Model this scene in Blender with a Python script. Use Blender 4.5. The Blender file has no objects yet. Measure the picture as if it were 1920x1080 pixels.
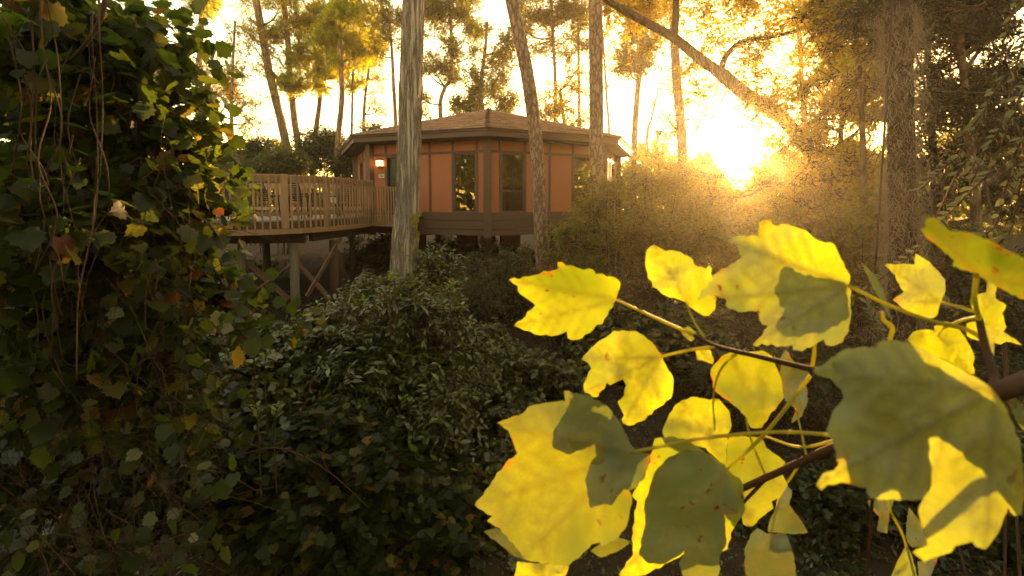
import bpy, bmesh, math, random
import numpy as np
from mathutils import Vector, Matrix, noise, geometry

random.seed(7)
RNG = np.random.default_rng(7)
SC = bpy.context.scene
COL = SC.collection

# ------------------------------------------------------------------ camera
F = 853.0                      # focal length in pixels of the 1920 px wide photograph (16 mm lens)
PITCH = math.radians(4.36)
HAZE_D, HAZE_G = 0.0016, 0.79
EYE = Vector((0.0, 0.0, 4.0))
cam_d = bpy.data.cameras.new('camera')
cam = bpy.data.objects.new('camera', cam_d)
COL.objects.link(cam)
cam.location = EYE
cam.rotation_euler = (math.pi / 2 - PITCH, 0, 0)
cam_d.sensor_width = 36
cam_d.lens = F / 1920 * 36
cam_d.shift_y = -100 / 1920
cam_d.clip_start = 0.02
cam_d.clip_end = 3000
cam_d.dof.use_dof = True
cam_d.dof.focus_distance = 11.0
cam_d.dof.aperture_fstop = 11.0
SC.camera = cam

# ------------------------------------------------------------------ sun, sky, exposure
SUN_DIR = Vector((0.498, 1.0118, 0.1168)).normalized()      # from the scene towards the sun
SUN_EL = math.asin(SUN_DIR.z)
SUN_AZ = math.atan2(SUN_DIR.x, SUN_DIR.y)
w = bpy.data.worlds.new('World')
SC.world = w
w.use_nodes = True
nt = w.node_tree
bg = nt.nodes['Background']
sky = nt.nodes.new('ShaderNodeTexSky')
sky.sky_type = 'NISHITA'
sky.sun_disc = False
sky.sun_elevation = SUN_EL
sky.sun_rotation = SUN_AZ
sky.air_density = 1.0
sky.dust_density = 0.6
sky.ozone_density = 0.6
tint = nt.nodes.new('ShaderNodeMix')
tint.data_type = 'RGBA'
tint.blend_type = 'MULTIPLY'
tint.inputs[0].default_value = 1.0
nt.links.new(sky.outputs[0], tint.inputs[6])
tint.inputs[7].default_value = (1.0, 0.72, 0.40, 1)          # warm white balance of the photograph
nt.links.new(tint.outputs[2], bg.inputs[0])
bg.inputs[1].default_value = 0.15

sl = bpy.data.lights.new('sun_lamp', 'SUN')
sl.energy = 2.0
sl.angle = math.radians(0.5)
sl.color = (1.0, 0.56, 0.19)
so = bpy.data.objects.new('sun_lamp', sl)
so.rotation_euler = SUN_DIR.to_track_quat('Z', 'Y').to_euler()
so.location = (10, 20, 30)
COL.objects.link(so)

SC.view_settings.view_transform = 'Standard'
SC.view_settings.look = 'None'
SC.view_settings.gamma = 1
SC.view_settings.use_curve_mapping = False
SC.view_settings.exposure = 2.95
SC.render.engine = 'CYCLES'
cy = SC.cycles
cy.max_bounces = 8
cy.diffuse_bounces = 4
cy.glossy_bounces = 2
cy.transmission_bounces = 4
cy.transparent_max_bounces = 6
cy.volume_bounces = 0
cy.caustics_reflective = False
cy.caustics_refractive = False
cy.use_denoising = True
cy.sample_clamp_indirect = 6
cy.use_adaptive_sampling = True
cy.adaptive_threshold = 0.015

# ------------------------------------------------------------------ helpers
CP, SP = math.cos(PITCH), math.sin(PITCH)
def ray(px, py):
    u, v = (px - 960) / F, (440 - py) / F
    return Vector((u, CP + v * SP, -SP + v * CP))
def W(px, py, Y):
    """point of the place seen at pixel (px, py), Y metres in front of the viewpoint"""
    d = ray(px, py)
    return EYE + d * (Y / d.y)

ROOT = {}
def base_of(parent):
    while parent is not None and parent.parent is not None:
        parent = parent.parent
    return Vector(parent.location) if parent is not None else Vector((0, 0, 0))

def tag(o, label=None, cat=None, group=None, kind=None):
    if label: o['label'] = label
    if cat: o['category'] = cat
    if group: o['group'] = group
    if kind: o['kind'] = kind
    return o

def thing(name, label, cat, loc, group=None):
    o = bpy.data.objects.new(name, None)
    o.empty_display_size = 0.1
    o.location = loc
    COL.objects.link(o)
    return tag(o, label, cat, group)

def link(name, me, parent=None):
    o = bpy.data.objects.new(name, me)
    COL.objects.link(o)
    if parent is not None: o.parent = parent
    return o

class MB:
    """collects shapes (world coordinates) for ONE mesh object"""
    def __init__(s): s.v, s.f = [], []
    def add(s, V, Fc):
        b = len(s.v)
        s.v.extend([tuple(p) for p in V])
        s.f.extend([tuple(i + b for i in f) for f in Fc])
        return s
    def box(s, c, ax, ay, az):
        c, ax, ay, az = Vector(c), Vector(ax), Vector(ay), Vector(az)
        V = [c + ax * i + ay * j + az * k for k in (-1, 1) for j in (-1, 1) for i in (-1, 1)]
        return s.add(V, [(0, 2, 3, 1), (4, 5, 7, 6), (0, 1, 5, 4), (2, 6, 7, 3), (0, 4, 6, 2), (1, 3, 7, 5)])
    def bar(s, a, b, wd, th, up=(0, 0, 1)):
        a, b = Vector(a), Vector(b)
        d = b - a
        L = d.length
        d.normalize()
        sx = d.cross(Vector(up))
        if sx.length < 1e-4: sx = d.cross(Vector((0, 1, 0)))
        sx.normalize()
        u = sx.cross(d)
        return s.box((a + b) / 2, d * L / 2, sx * wd / 2, u * th / 2)
    def tube(s, pts, rad, n=6, cap=True):
        pts = [Vector(p) for p in pts]
        if not hasattr(rad, '__len__'): rad = [rad] * len(pts)
        ref = Vector((0.13, 0.27, 0.95))
        V, Fc = [], []
        for i, p in enumerate(pts):
            d = (pts[min(i + 1, len(pts) - 1)] - pts[max(i - 1, 0)])
            if d.length < 1e-9: d = Vector((0, 0, 1))
            d.normalize()
            a = d.cross(ref)
            if a.length < 0.05: a = d.cross(Vector((1, 0, 0)))
            a.normalize()
            b = d.cross(a)
            for k in range(n):
                t = 2 * math.pi * k / n
                V.append(p + (a * math.cos(t) + b * math.sin(t)) * rad[i])
        for i in range(len(pts) - 1):
            for k in range(n):
                k2 = (k + 1) % n
                Fc.append((i * n + k, i * n + k2, (i + 1) * n + k2, (i + 1) * n + k))
        if cap:
            Fc.append(tuple(reversed(range(n))))
            Fc.append(tuple(range((len(pts) - 1) * n, len(pts) * n)))
        return s.add(V, Fc)
    def build(s, name, mat, parent=None, smooth=False, kind=None):
        b = base_of(parent)
        me = bpy.data.meshes.new(name)
        me.from_pydata([(x - b.x, y - b.y, z - b.z) for x, y, z in s.v], [], s.f)
        me.materials.append(mat)
        if smooth: me.polygons.foreach_set('use_smooth', [True] * len(me.polygons))
        me.update()
        o = link(name, me, parent)
        if kind: o['kind'] = kind
        return o

def np_mesh(name, V, T, mat, parent=None, smooth=False, kind=None):
    """numpy vertices + triangles -> one mesh object"""
    b = np.array(base_of(parent))
    V = (np.asarray(V) - b).astype(np.float32)
    T = np.asarray(T, dtype=np.int32)
    k = T.shape[1]
    me = bpy.data.meshes.new(name)
    me.vertices.add(len(V)); me.vertices.foreach_set('co', V.ravel())
    me.loops.add(T.size); me.loops.foreach_set('vertex_index', T.ravel())
    me.polygons.add(len(T))
    me.polygons.foreach_set('loop_start', np.arange(0, T.size, k, dtype=np.int32))
    if smooth: me.polygons.foreach_set('use_smooth', np.ones(len(T), dtype=bool))
    me.materials.append(mat)
    me.update(calc_edges=True)
    o = link(name, me, parent)
    if kind: o['kind'] = kind
    return o

# ------------------------------------------------------------------ materials
def new_mat(name):
    m = bpy.data.materials.new(name)
    m.use_nodes = True
    n = m.node_tree
    n.nodes.clear()
    return m, n, n.nodes.new('ShaderNodeOutputMaterial')
def nd(n, t, **kw):
    x = n.nodes.new(t)
    for k, v in kw.items(): setattr(x, k, v)
    return x
def mixc(n, fac, a, b, blend='MIX'):
    x = nd(n, 'ShaderNodeMix', data_type='RGBA', blend_type=blend)
    for idx, v in ((0, fac), (6, a), (7, b)):
        if isinstance(v, (int, float)): x.inputs[idx].default_value = v
        elif isinstance(v, tuple): x.inputs[idx].default_value = (*v[:3], 1)
        else: n.links.new(v, x.inputs[idx])
    return x.outputs[2]
def math_n(n, op, a, b=None):
    x = nd(n, 'ShaderNodeMath', operation=op)
    for i, v in enumerate((a, b)):
        if v is None: continue
        if isinstance(v, (int, float)): x.inputs[i].default_value = v
        else: n.links.new(v, x.inputs[i])
    return x.outputs[0]
def ramp(n, val, lo, hi):
    x = nd(n, 'ShaderNodeMapRange')
    n.links.new(val, x.inputs[0])
    x.inputs[1].default_value, x.inputs[2].default_value = lo, hi
    return x.outputs[0]
def coords(n, scale=(1, 1, 1)):
    t = nd(n, 'ShaderNodeTexCoord')
    m = nd(n, 'ShaderNodeMapping')
    m.inputs['Scale'].default_value = scale
    n.links.new(t.outputs['Object'], m.inputs[0])
    return m.outputs[0]
def rand(n):
    g = nd(n, 'ShaderNodeNewGeometry')
    o = nd(n, 'ShaderNodeObjectInfo')
    return math_n(n, 'FRACT', math_n(n, 'ADD', g.outputs['Random Per Island'], o.outputs['Random']))

def leaf_mat(name, cols, trans, tfac=0.45, rough=0.45, spec=0.35):
    """cols: list of (position, colour) chosen at random per leaf; trans: multiplier colour for light shining through"""
    m, n, out = new_mat(name)
    r = rand(n)
    cr = nd(n, 'ShaderNodeValToRGB')
    cr.color_ramp.interpolation = 'LINEAR'
    e = cr.color_ramp.elements
    while len(e) < len(cols): e.new(0.5)
    for x, (p, c) in zip(e, cols):
        x.position = p; x.color = (*c, 1)
    n.links.new(r, cr.inputs[0])
    nz = nd(n, 'ShaderNodeTexNoise'); nz.inputs['Scale'].default_value = 25
    n.links.new(coords(n), nz.inputs['Vector'])
    col = mixc(n, math_n(n, 'MULTIPLY', nz.outputs[0], 0.35), cr.outputs[0], (0.03, 0.02, 0.01))
    p = nd(n, 'ShaderNodeBsdfPrincipled')
    n.links.new(col, p.inputs['Base Color'])
    p.inputs['Roughness'].default_value = rough
    p.inputs['Specular IOR Level'].default_value = spec
    t = nd(n, 'ShaderNodeBsdfTranslucent')
    n.links.new(mixc(n, 1.0, col, trans, 'MULTIPLY'), t.inputs[0])
    mx = nd(n, 'ShaderNodeMixShader')
    mx.inputs[0].default_value = tfac
    n.links.new(p.outputs[0], mx.inputs[1]); n.links.new(t.outputs[0], mx.inputs[2])
    n.links.new(mx.outputs[0], out.inputs[0])
    return m

def solid_mat(name, col, col2=None, scale=(4, 4, 4), rough=0.7, bump=0.2, detail=6, dist=0.01, spec=0.3, perobj=0.0, metal=0.0):
    m, n, out = new_mat(name)
    p = nd(n, 'ShaderNodeBsdfPrincipled')
    nz = nd(n, 'ShaderNodeTexNoise')
    nz.inputs['Scale'].default_value = 1.0
    nz.inputs['Detail'].default_value = detail
    nz.inputs['Roughness'].default_value = 0.65
    n.links.new(coords(n, scale), nz.inputs['Vector'])
    c = mixc(n, ramp(n, nz.outputs[0], 0.3, 0.7), col, col2 or tuple(x * 0.6 for x in col))
    if perobj:
        c = mixc(n, math_n(n, 'MULTIPLY', rand(n), perobj), c, (0.02, 0.012, 0.008))
    n.links.new(c, p.inputs['Base Color'])
    p.inputs['Roughness'].default_value = rough
    p.inputs['Metallic'].default_value = metal
    p.inputs['Specular IOR Level'].default_value = spec
    if bump:
        b = nd(n, 'ShaderNodeBump')
        b.inputs['Strength'].default_value = bump
        b.inputs['Distance'].default_value = dist
        n.links.new(nz.outputs[0], b.inputs['Height'])
        n.links.new(b.outputs[0], p.inputs['Normal'])
    n.links.new(p.outputs[0], out.inputs[0])
    return m

def bark_mat(name, a, b, scale, rough=0.85):
    """long vertical fibres and plates in object space"""
    m, n, out = new_mat(name)
    p = nd(n, 'ShaderNodeBsdfPrincipled')
    v = coords(n, scale)
    nz = nd(n, 'ShaderNodeTexNoise'); nz.inputs['Scale'].default_value = 1; nz.inputs['Detail'].default_value = 7; nz.inputs['Roughness'].default_value = 0.7
    n.links.new(v, nz.inputs['Vector'])
    vo = nd(n, 'ShaderNodeTexVoronoi', feature='DISTANCE_TO_EDGE'); vo.inputs['Scale'].default_value = 0.55
    wv = nd(n, 'ShaderNodeVectorMath', operation='MULTIPLY_ADD')
    n.links.new(nz.outputs['Color'], wv.inputs[0]); wv.inputs[1].default_value = (2.6, 2.6, 2.6); n.links.new(v, wv.inputs[2])
    n.links.new(wv.outputs[0], vo.inputs['Vector'])
    big = nd(n, 'ShaderNodeTexNoise'); big.inputs['Scale'].default_value = 0.16; big.inputs['Detail'].default_value = 3
    n.links.new(v, big.inputs['Vector'])
    h = math_n(n, 'ADD', math_n(n, 'MULTIPLY', ramp(n, vo.outputs['Distance'], 0.0, 0.22), 0.38), math_n(n, 'ADD', math_n(n, 'MULTIPLY', nz.outputs[0], 0.75), math_n(n, 'MULTIPLY', big.outputs[0], 0.35)))
    n.links.new(mixc(n, ramp(n, h, 0.56, 1.04), b, a), p.inputs['Base Color'])
    p.inputs['Roughness'].default_value = rough
    p.inputs['Specular IOR Level'].default_value = 0.2
    bm = nd(n, 'ShaderNodeBump'); bm.inputs['Strength'].default_value = 1.0; bm.inputs['Distance'].default_value = 0.035
    n.links.new(h, bm.inputs['Height']); n.links.new(bm.outputs[0], p.inputs['Normal'])
    n.links.new(p.outputs[0], out.inputs[0])
    return m

M = {}
M['ground'] = solid_mat('forest_floor', (0.075, 0.042, 0.022), (0.035, 0.022, 0.014), (3, 3, 3), 0.95, 0.6, 8, 0.05)
M['litter'] = leaf_mat('dry_leaf', [(0, (0.16, 0.07, 0.03)), (0.5, (0.10, 0.05, 0.025)), (1, (0.20, 0.11, 0.04))], (1.2, 0.9, 0.6), 0.15, 0.8, 0.1)
M['stucco'] = solid_mat('stucco_panel', (0.45, 0.158, 0.083), (0.39, 0.136, 0.07), (30, 30, 30), 0.85, 0.25, 4, 0.004, 0.2)
M['trim'] = solid_mat('brown_trim', (0.135, 0.075, 0.052), (0.11, 0.06, 0.042), (3, 3, 12), 0.6, 0.1)
M['soffit'] = solid_mat('soffit_board', (0.10, 0.058, 0.042), None, (3, 3, 3), 0.7, 0.1)
M['shingle'] = solid_mat('shingle', (0.56, 0.35, 0.26), (0.42, 0.25, 0.185), (9, 9, 9), 0.9, 0.3, 6, 0.01, 0.2, perobj=0.55)
M['wood'] = solid_mat('weathered_cedar', (0.52, 0.30, 0.165), (0.37, 0.20, 0.11), (14, 14, 2), 0.75, 0.3, 6, 0.006, 0.3, perobj=0.35)
M['deck'] = solid_mat('deck_board', (0.36, 0.29, 0.24), (0.27, 0.21, 0.17), (3, 40, 3), 0.45, 0.2, 6, 0.004, 0.5)
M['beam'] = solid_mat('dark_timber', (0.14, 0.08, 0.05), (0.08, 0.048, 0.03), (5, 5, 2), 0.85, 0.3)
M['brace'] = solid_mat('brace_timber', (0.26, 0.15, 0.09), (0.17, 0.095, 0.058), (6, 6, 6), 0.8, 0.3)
M['pole'] = solid_mat('grey_pole', (0.24, 0.19, 0.15), (0.16, 0.12, 0.09), (14, 14, 2), 0.85, 0.4)
M['door'] = solid_mat('green_door', (0.045, 0.06, 0.035), (0.035, 0.05, 0.03), (4, 4, 2), 0.5, 0.1)
M['white'] = solid_mat('cream_paint', (0.72, 0.64, 0.48), (0.66, 0.58, 0.43), (8, 8, 8), 0.6, 0.05)
M['ink'] = solid_mat('dark_lettering', (0.04, 0.03, 0.02), None, (8, 8, 8), 0.6, 0)
M['metal'] = solid_mat('dark_metal', (0.03, 0.026, 0.022), None, (9, 9, 9), 0.4, 0.05, spec=0.5)
M['mesh_seat'] = solid_mat('sling_fabric', (0.05, 0.042, 0.034), (0.035, 0.03, 0.025), (60, 60, 60), 0.6, 0.1)
M['tabletop'] = solid_mat('frosted_tabletop', (0.5, 0.46, 0.4), (0.42, 0.38, 0.33), (6, 6, 6), 0.2, 0.02, spec=0.6)
M['curtain'] = solid_mat('curtain_cloth', (0.16, 0.11, 0.06), (0.12, 0.08, 0.045), (20, 20, 2), 0.9, 0.05)
M['concrete'] = solid_mat('concrete', (0.36, 0.33, 0.29), (0.26, 0.24, 0.21), (7, 7, 7), 0.9, 0.2)
M['bark_grey'] = bark_mat('shaggy_grey_bark', (0.74, 0.58, 0.47), (0.24, 0.17, 0.125), (20, 20, 1.3))
M['bark_pine'] = bark_mat('pine_bark', (0.46, 0.29, 0.205), (0.15, 0.09, 0.062), (17, 17, 6.5))
M['bark_far'] = bark_mat('far_bark', (0.34, 0.22, 0.14), (0.13, 0.08, 0.05), (8, 8, 3))
M['bark_dark'] = bark_mat('dark_bark', (0.11, 0.07, 0.045), (0.045, 0.028, 0.018), (10, 10, 4))
M['moss'] = solid_mat('spanish_moss', (0.52, 0.39, 0.29), (0.36, 0.26, 0.19), (5, 5, 5), 0.9, 0, perobj=0.5)
M['stem'] = solid_mat('vine_stem', (0.16, 0.085, 0.05), (0.08, 0.045, 0.028), (15, 15, 5), 0.8, 0.2, perobj=0.5)
M['twig'] = solid_mat('maple_twig', (0.10, 0.045, 0.028), (0.055, 0.028, 0.018), (60, 60, 60), 0.75, 0.2, dist=0.001, spec=0.15)
G = lambda *a: a
M['leaf_vine'] = leaf_mat('grape_leaf', [(0, G(0.026, 0.032, 0.009)), (0.55, G(0.04, 0.047, 0.011)), (0.85, G(0.07, 0.066, 0.014)), (0.94, G(0.18, 0.13, 0.025)), (1, G(0.16, 0.04, 0.02))], (4.6, 6.2, 1.8), 0.42, 0.4, 0.3)
M['leaf_oval'] = leaf_mat('evergreen_leaf', [(0, G(0.07, 0.066, 0.014)), (0.7, G(0.14, 0.13, 0.027)), (0.92, G(0.19, 0.185, 0.035)), (1, G(0.30, 0.34, 0.06))], (2.2, 2.4, 0.7), 0.28, 0.24, 0.9)
M['leaf_round'] = leaf_mat('creeper_leaf', [(0, G(0.075, 0.073, 0.016)), (0.75, G(0.15, 0.145, 0.03)), (0.93, G(0.23, 0.22, 0.045)), (0.97, G(0.25, 0.15, 0.03)), (1, G(0.22, 0.06, 0.02))], (2.2, 2.4, 0.7), 0.3, 0.28, 0.8)
M['leaf_small'] = leaf_mat('shrub_leaf', [(0, G(0.075, 0.07, 0.018)), (0.8, G(0.15, 0.138, 0.03)), (1, G(0.21, 0.20, 0.05))], (2.2, 2.4, 0.7), 0.3, 0.28, 0.8)
M['leaf_gold'] = leaf_mat('sunlit_shrub_leaf', [(0, G(0.09, 0.085, 0.022)), (0.6, G(0.14, 0.115, 0.028)), (0.9, G(0.19, 0.14, 0.03)), (1, G(0.22, 0.10, 0.025))], (3.6, 4.0, 1.0), 0.6, 0.3, 0.8)  # golder, more see-through copy of the shrub leaf: sunlight put into its colour
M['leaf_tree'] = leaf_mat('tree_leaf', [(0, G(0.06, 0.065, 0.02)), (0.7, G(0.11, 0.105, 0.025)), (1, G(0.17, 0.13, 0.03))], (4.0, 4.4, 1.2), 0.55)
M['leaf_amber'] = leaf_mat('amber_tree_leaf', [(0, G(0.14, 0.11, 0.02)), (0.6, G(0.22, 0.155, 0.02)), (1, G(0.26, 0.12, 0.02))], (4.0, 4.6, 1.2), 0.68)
M['needle'] = leaf_mat('pine_needle', [(0, G(0.10, 0.10, 0.025)), (0.6, G(0.16, 0.15, 0.025)), (1, G(0.22, 0.18, 0.03))], (5.0, 5.4, 1.0), 0.68)
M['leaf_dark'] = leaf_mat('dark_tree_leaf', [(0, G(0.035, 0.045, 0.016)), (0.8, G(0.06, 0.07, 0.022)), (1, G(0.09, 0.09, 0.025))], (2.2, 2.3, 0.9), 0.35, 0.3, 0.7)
M['leaf_pale'] = leaf_mat('pale_underside_leaf', [(0, G(0.16, 0.155, 0.075)), (1, G(0.24, 0.22, 0.11))], (1.4, 1.5, 0.8), 0.3, 0.5)

def glass_mat():
    m, n, out = new_mat('window_glass')
    fr = nd(n, 'ShaderNodeFresnel'); fr.inputs[0].default_value = 1.5
    tr = nd(n, 'ShaderNodeBsdfTransparent'); tr.inputs[0].default_value = (0.62, 0.6, 0.5, 1)
    gl = nd(n, 'ShaderNodeBsdfGlossy'); gl.inputs['Roughness'].default_value = 0.015
    gl.inputs[0].default_value = (0.9, 0.9, 0.9, 1)
    mx = nd(n, 'ShaderNodeMixShader')
    n.links.new(math_n(n, 'ADD', math_n(n, 'MULTIPLY', fr.outputs[0], 1.3), 0.2), mx.inputs[0])
    n.links.new(tr.outputs[0], mx.inputs[1]); n.links.new(gl.outputs[0], mx.inputs[2])
    n.links.new(mx.outputs[0], out.inputs[0])
    return m
M['glass'] = glass_mat()
def emit_mat(name, col, s):
    m, n, out = new_mat(name)
    e = nd(n, 'ShaderNodeEmission'); e.inputs[0].default_value = (*col, 1); e.inputs[1].default_value = s
    n.links.new(e.outputs[0], out.inputs[0])
    return m
M['lamp_glow'] = emit_mat('lit_lamp_glass', (1.0, 0.42, 0.07), 2.6)
M['sun_disc'], n_, out_ = new_mat('sun_face')       # glowing gas: adds light, blocks none
e_ = nd(n_, 'ShaderNodeEmission'); e_.inputs[0].default_value = (1.0, 0.9, 0.7, 1); e_.inputs[1].default_value = 120
a_ = nd(n_, 'ShaderNodeAddShader'); n_.links.new(e_.outputs[0], a_.inputs[0]); n_.links.new(nd(n_, 'ShaderNodeBsdfTransparent').outputs[0], a_.inputs[1]); n_.links.new(a_.outputs[0], out_.inputs[0])

def maple_mat(name, refl_a, refl_b, trans, tfac):
    m, n, out = new_mat(name)
    at = nd(n, 'ShaderNodeAttribute', attribute_name='vein')
    c = coords(n, (1, 1, 1))
    nz = nd(n, 'ShaderNodeTexNoise'); nz.inputs['Scale'].default_value = 26; nz.inputs['Detail'].default_value = 4
    n.links.new(c, nz.inputs['Vector'])
    sp = nd(n, 'ShaderNodeTexNoise'); sp.inputs['Scale'].default_value = 150; sp.inputs['Detail'].default_value = 2
    n.links.new(c, sp.inputs['Vector'])
    nz2 = nd(n, 'ShaderNodeTexNoise'); nz2.inputs['Scale'].default_value = 60
    n.links.new(c, nz2.inputs['Vector'])
    lo = nd(n, 'ShaderNodeTexNoise'); lo.inputs['Scale'].default_value = 13; lo.inputs['Detail'].default_value = 3
    n.links.new(c, lo.inputs['Vector'])
    spot = ramp(n, math_n(n, 'MULTIPLY', ramp(n, sp.outputs[0], 0.60, 0.68), ramp(n, nz2.outputs[0], 0.56, 0.66)), 0.05, 0.6)
    spot = math_n(n, 'MULTIPLY', spot, ramp(n, lo.outputs[0], 0.46, 0.58))
    edge = at.outputs['Color']
    sep = nd(n, 'ShaderNodeSeparateColor'); n.links.new(edge, sep.inputs[0])
    vein, rim = sep.outputs[0], sep.outputs[1]
    rimf = math_n(n, 'MULTIPLY', math_n(n, 'MULTIPLY', rim, 0.7), ramp(n, nz2.outputs[0], 0.54, 0.74))
    base = mixc(n, ramp(n, nz.outputs[0], 0.38, 0.62), refl_a, refl_b)
    base = mixc(n, math_n(n, 'MULTIPLY', vein, 0.5), base, (0.34, 0.30, 0.12))
    base = mixc(n, spot, base, (0.16, 0.035, 0.015))
    base = mixc(n, rimf, base, (0.26, 0.09, 0.015))
    tc = mixc(n, ramp(n, lo.outputs[0], 0.36, 0.64), trans, tuple(x * k for x, k in zip(trans, (0.36, 0.47, 1.5))))  # broad olive zones: leaf tone, plus partial shade put into the colour
    tc = mixc(n, math_n(n, 'MULTIPLY', ramp(n, sp.outputs[0], 0.35, 0.65), 0.22), tc, tuple(x * 0.6 for x in trans))
    net = nd(n, 'ShaderNodeTexVoronoi', feature='DISTANCE_TO_EDGE'); net.inputs['Scale'].default_value = 190
    n.links.new(c, net.inputs['Vector'])
    tc = mixc(n, math_n(n, 'MULTIPLY', ramp(n, net.outputs['Distance'], 0.14, 0.0), 0.38), tc, tuple(x * 0.45 for x in trans))
    tc = mixc(n, math_n(n, 'MULTIPLY', vein, 0.85), tc, (0.20, 0.17, 0.01))
    tc = mixc(n, spot, tc, (0.25, 0.06, 0.01))
    tc = mixc(n, rimf, tc, (0.70, 0.26, 0.01))
    p = nd(n, 'ShaderNodeBsdfPrincipled')
    n.links.new(base, p.inputs['Base Color'])
    p.inputs['Roughness'].default_value = 0.5
    p.inputs['Specular IOR Level'].default_value = 0.4
    bp = nd(n, 'ShaderNodeBump'); bp.inputs['Strength'].default_value = 0.5; bp.inputs['Distance'].default_value = 0.0012
    n.links.new(math_n(n, 'ADD', math_n(n, 'MULTIPLY', vein, -0.7), nz2.outputs[0]), bp.inputs['Height'])
    n.links.new(bp.outputs[0], p.inputs['Normal'])
    t = nd(n, 'ShaderNodeBsdfTranslucent'); n.links.new(tc, t.inputs[0])
    mx = nd(n, 'ShaderNodeMixShader'); mx.inputs[0].default_value = tfac
    n.links.new(p.outputs[0], mx.inputs[1]); n.links.new(t.outputs[0], mx.inputs[2])
    n.links.new(mx.outputs[0], out.inputs[0])
    return m
M['maple_yellow'] = maple_mat('maple_yellow', (0.42, 0.375, 0.19), (0.38, 0.37, 0.23), (0.72, 0.77, 0.003), 0.52)
M['maple_dull'] = maple_mat('maple_dull', (0.38, 0.34, 0.14), (0.34, 0.34, 0.18), (0.42, 0.46, 0.006), 0.5)  # olive leaf tone, with partial shade and grazing sun put into the colour
M['maple_olive'] = maple_mat('maple_olive', (0.36, 0.34, 0.20), (0.32, 0.34, 0.21), (0.30, 0.36, 0.02), 0.4)
M['maple_green'] = maple_mat('maple_green', (0.36, 0.36, 0.23), (0.30, 0.33, 0.19), (0.16, 0.20, 0.03), 0.3)
M['petiole'] = leaf_mat('petiole_skin', [(0, G(0.50, 0.40, 0.06)), (1, G(0.58, 0.44, 0.05))], (1.6, 2.0, 0.5), 0.5, 0.5, 0.4)

# ------------------------------------------------------------------ ground
def gh(x, y):
    g = lambda cx, cy, sx, sy: np.exp(-((x - cx) / sx) ** 2 - ((y - cy) / sy) ** 2)
    s = 1 / (1 + np.exp(-(y - 10.5) / 1.2))
    return (0.15 + 1.3 * s + 0.85 * g(-2.4, 11.2, 2.0, 2.2) + 0.5 * g(4, 11, 4, 4) - 0.75 * g(-6.8, 12.4, 2.6, 2.6)
            + 0.10 * np.sin(x * 1.3 + 0.4) * np.cos(y * 0.9) + 0.06 * np.sin(x * 2.7 + y * 1.9))
def ground_z(x, y): return float(gh(np.array(x, dtype=float), np.array(y, dtype=float)))
def grid_axis(lo, hi, n0, n1, n2, a, b):
    return np.concatenate([np.linspace(lo, a, n0)[:-1], np.linspace(a, b, n1)[:-1], np.linspace(b, hi, n2)])
gx = grid_axis(-62, 70, 16, 90, 16, -14, 14)
gy = grid_axis(-22, 95, 10, 90, 20, -2, 24)
XX, YY = np.meshgrid(gx, gy)
ZZ = gh(XX, YY)
V = np.stack([XX.ravel(), YY.ravel(), ZZ.ravel()], 1)
nx = len(gx)
ii = (np.arange(len(gy) - 1)[:, None] * nx + np.arange(nx - 1)[None, :]).ravel()
np_mesh('ground', V, np.stack([ii, ii + 1, ii + nx + 1, ii + nx], 1), M['ground'], None, True, 'structure')

# the sun itself, far outside the air box
mb = bmesh.new()
bmesh.ops.create_icosphere(mb, subdivisions=3, radius=900 * math.tan(math.radians(0.27)))
me = bpy.data.meshes.new('sun'); mb.to_mesh(me); mb.free()
me.materials.append(M['sun_disc'])
o = link('sun', me); o.location = EYE + SUN_DIR * 900; o['kind'] = 'structure'

# ------------------------------------------------------------------ foliage machinery
def norm(a): return a / np.maximum(np.linalg.norm(a, axis=1, keepdims=True), 1e-9)
def tri_template(kind):
    if kind == 'flat':
        v = [(0, 0, 0), (.27, .45, .07), (0, 1, -.03), (-.27, .45, .07)]; t = [(0, 1, 2), (0, 2, 3)]
    elif kind == 'oval':
        v = [(0, 0, 0), (.16, .28, .05), (.19, .6, .05), (0, 1, -.10), (-.19, .6, .05), (-.16, .28, .05), (0, .3, 0), (0, .62, -.01)]
        t = [(0, 1, 6), (1, 2, 7), (1, 7, 6), (2, 3, 7), (0, 6, 5), (5, 6, 7), (5, 7, 4), (4, 7, 3)]
    elif kind == 'round':
        v = [(0, 0, 0), (.28, -.06, .04), (.5, .25, .08), (.42, .6, .05), (.2, .85, -.02), (0, 1, -.1), (-.2, .85, -.02), (-.42, .6, .05), (-.5, .25, .08), (-.28, -.06, .04), (0, .5, 0)]
        t = [(10, i, i + 1) for i in range(0, 9)] + [(10, 9, 0)]
    elif kind == 'grape':
        ol = [(0, 0), (.22, -.12), (.42, -.02), (.40, .12), (.60, .30), (.46, .42), (.50, .60), (.30, .66), (.22, .84), (.10, .86), (0, 1.02),
              (-.10, .86), (-.24, .82), (-.30, .66), (-.52, .58), (-.45, .42), (-.58, .28), (-.40, .12), (-.44, -.02), (-.22, -.12)]
        v = [(x, y, .12 * abs(x) - .10 * y * y) for x, y in ol] + [(0, .42, -.02)]
        t = [(20, i, (i + 1) % 20) for i in range(20)]
    elif kind == 'needle':
        v, t = [], []
        for k in range(11):
            a = k * 2.4; e = 0.25 + 0.75 * ((k * 37) % 11) / 11
            d = np.array((math.cos(a) * e, 1.0 - e * 0.55, math.sin(a) * e)); d /= np.linalg.norm(d)
            s = np.cross(d, (0.3, 0.5, 0.8)); s /= np.linalg.norm(s); s *= 0.06
            b = len(v); v += [tuple(-s), tuple(s), tuple(d)]; t.append((b, b + 1, b + 2))
    return np.array(v, float), np.array(t, int)
TM = {k: tri_template(k) for k in ('flat', 'oval', 'round', 'grape', 'needle')}

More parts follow.
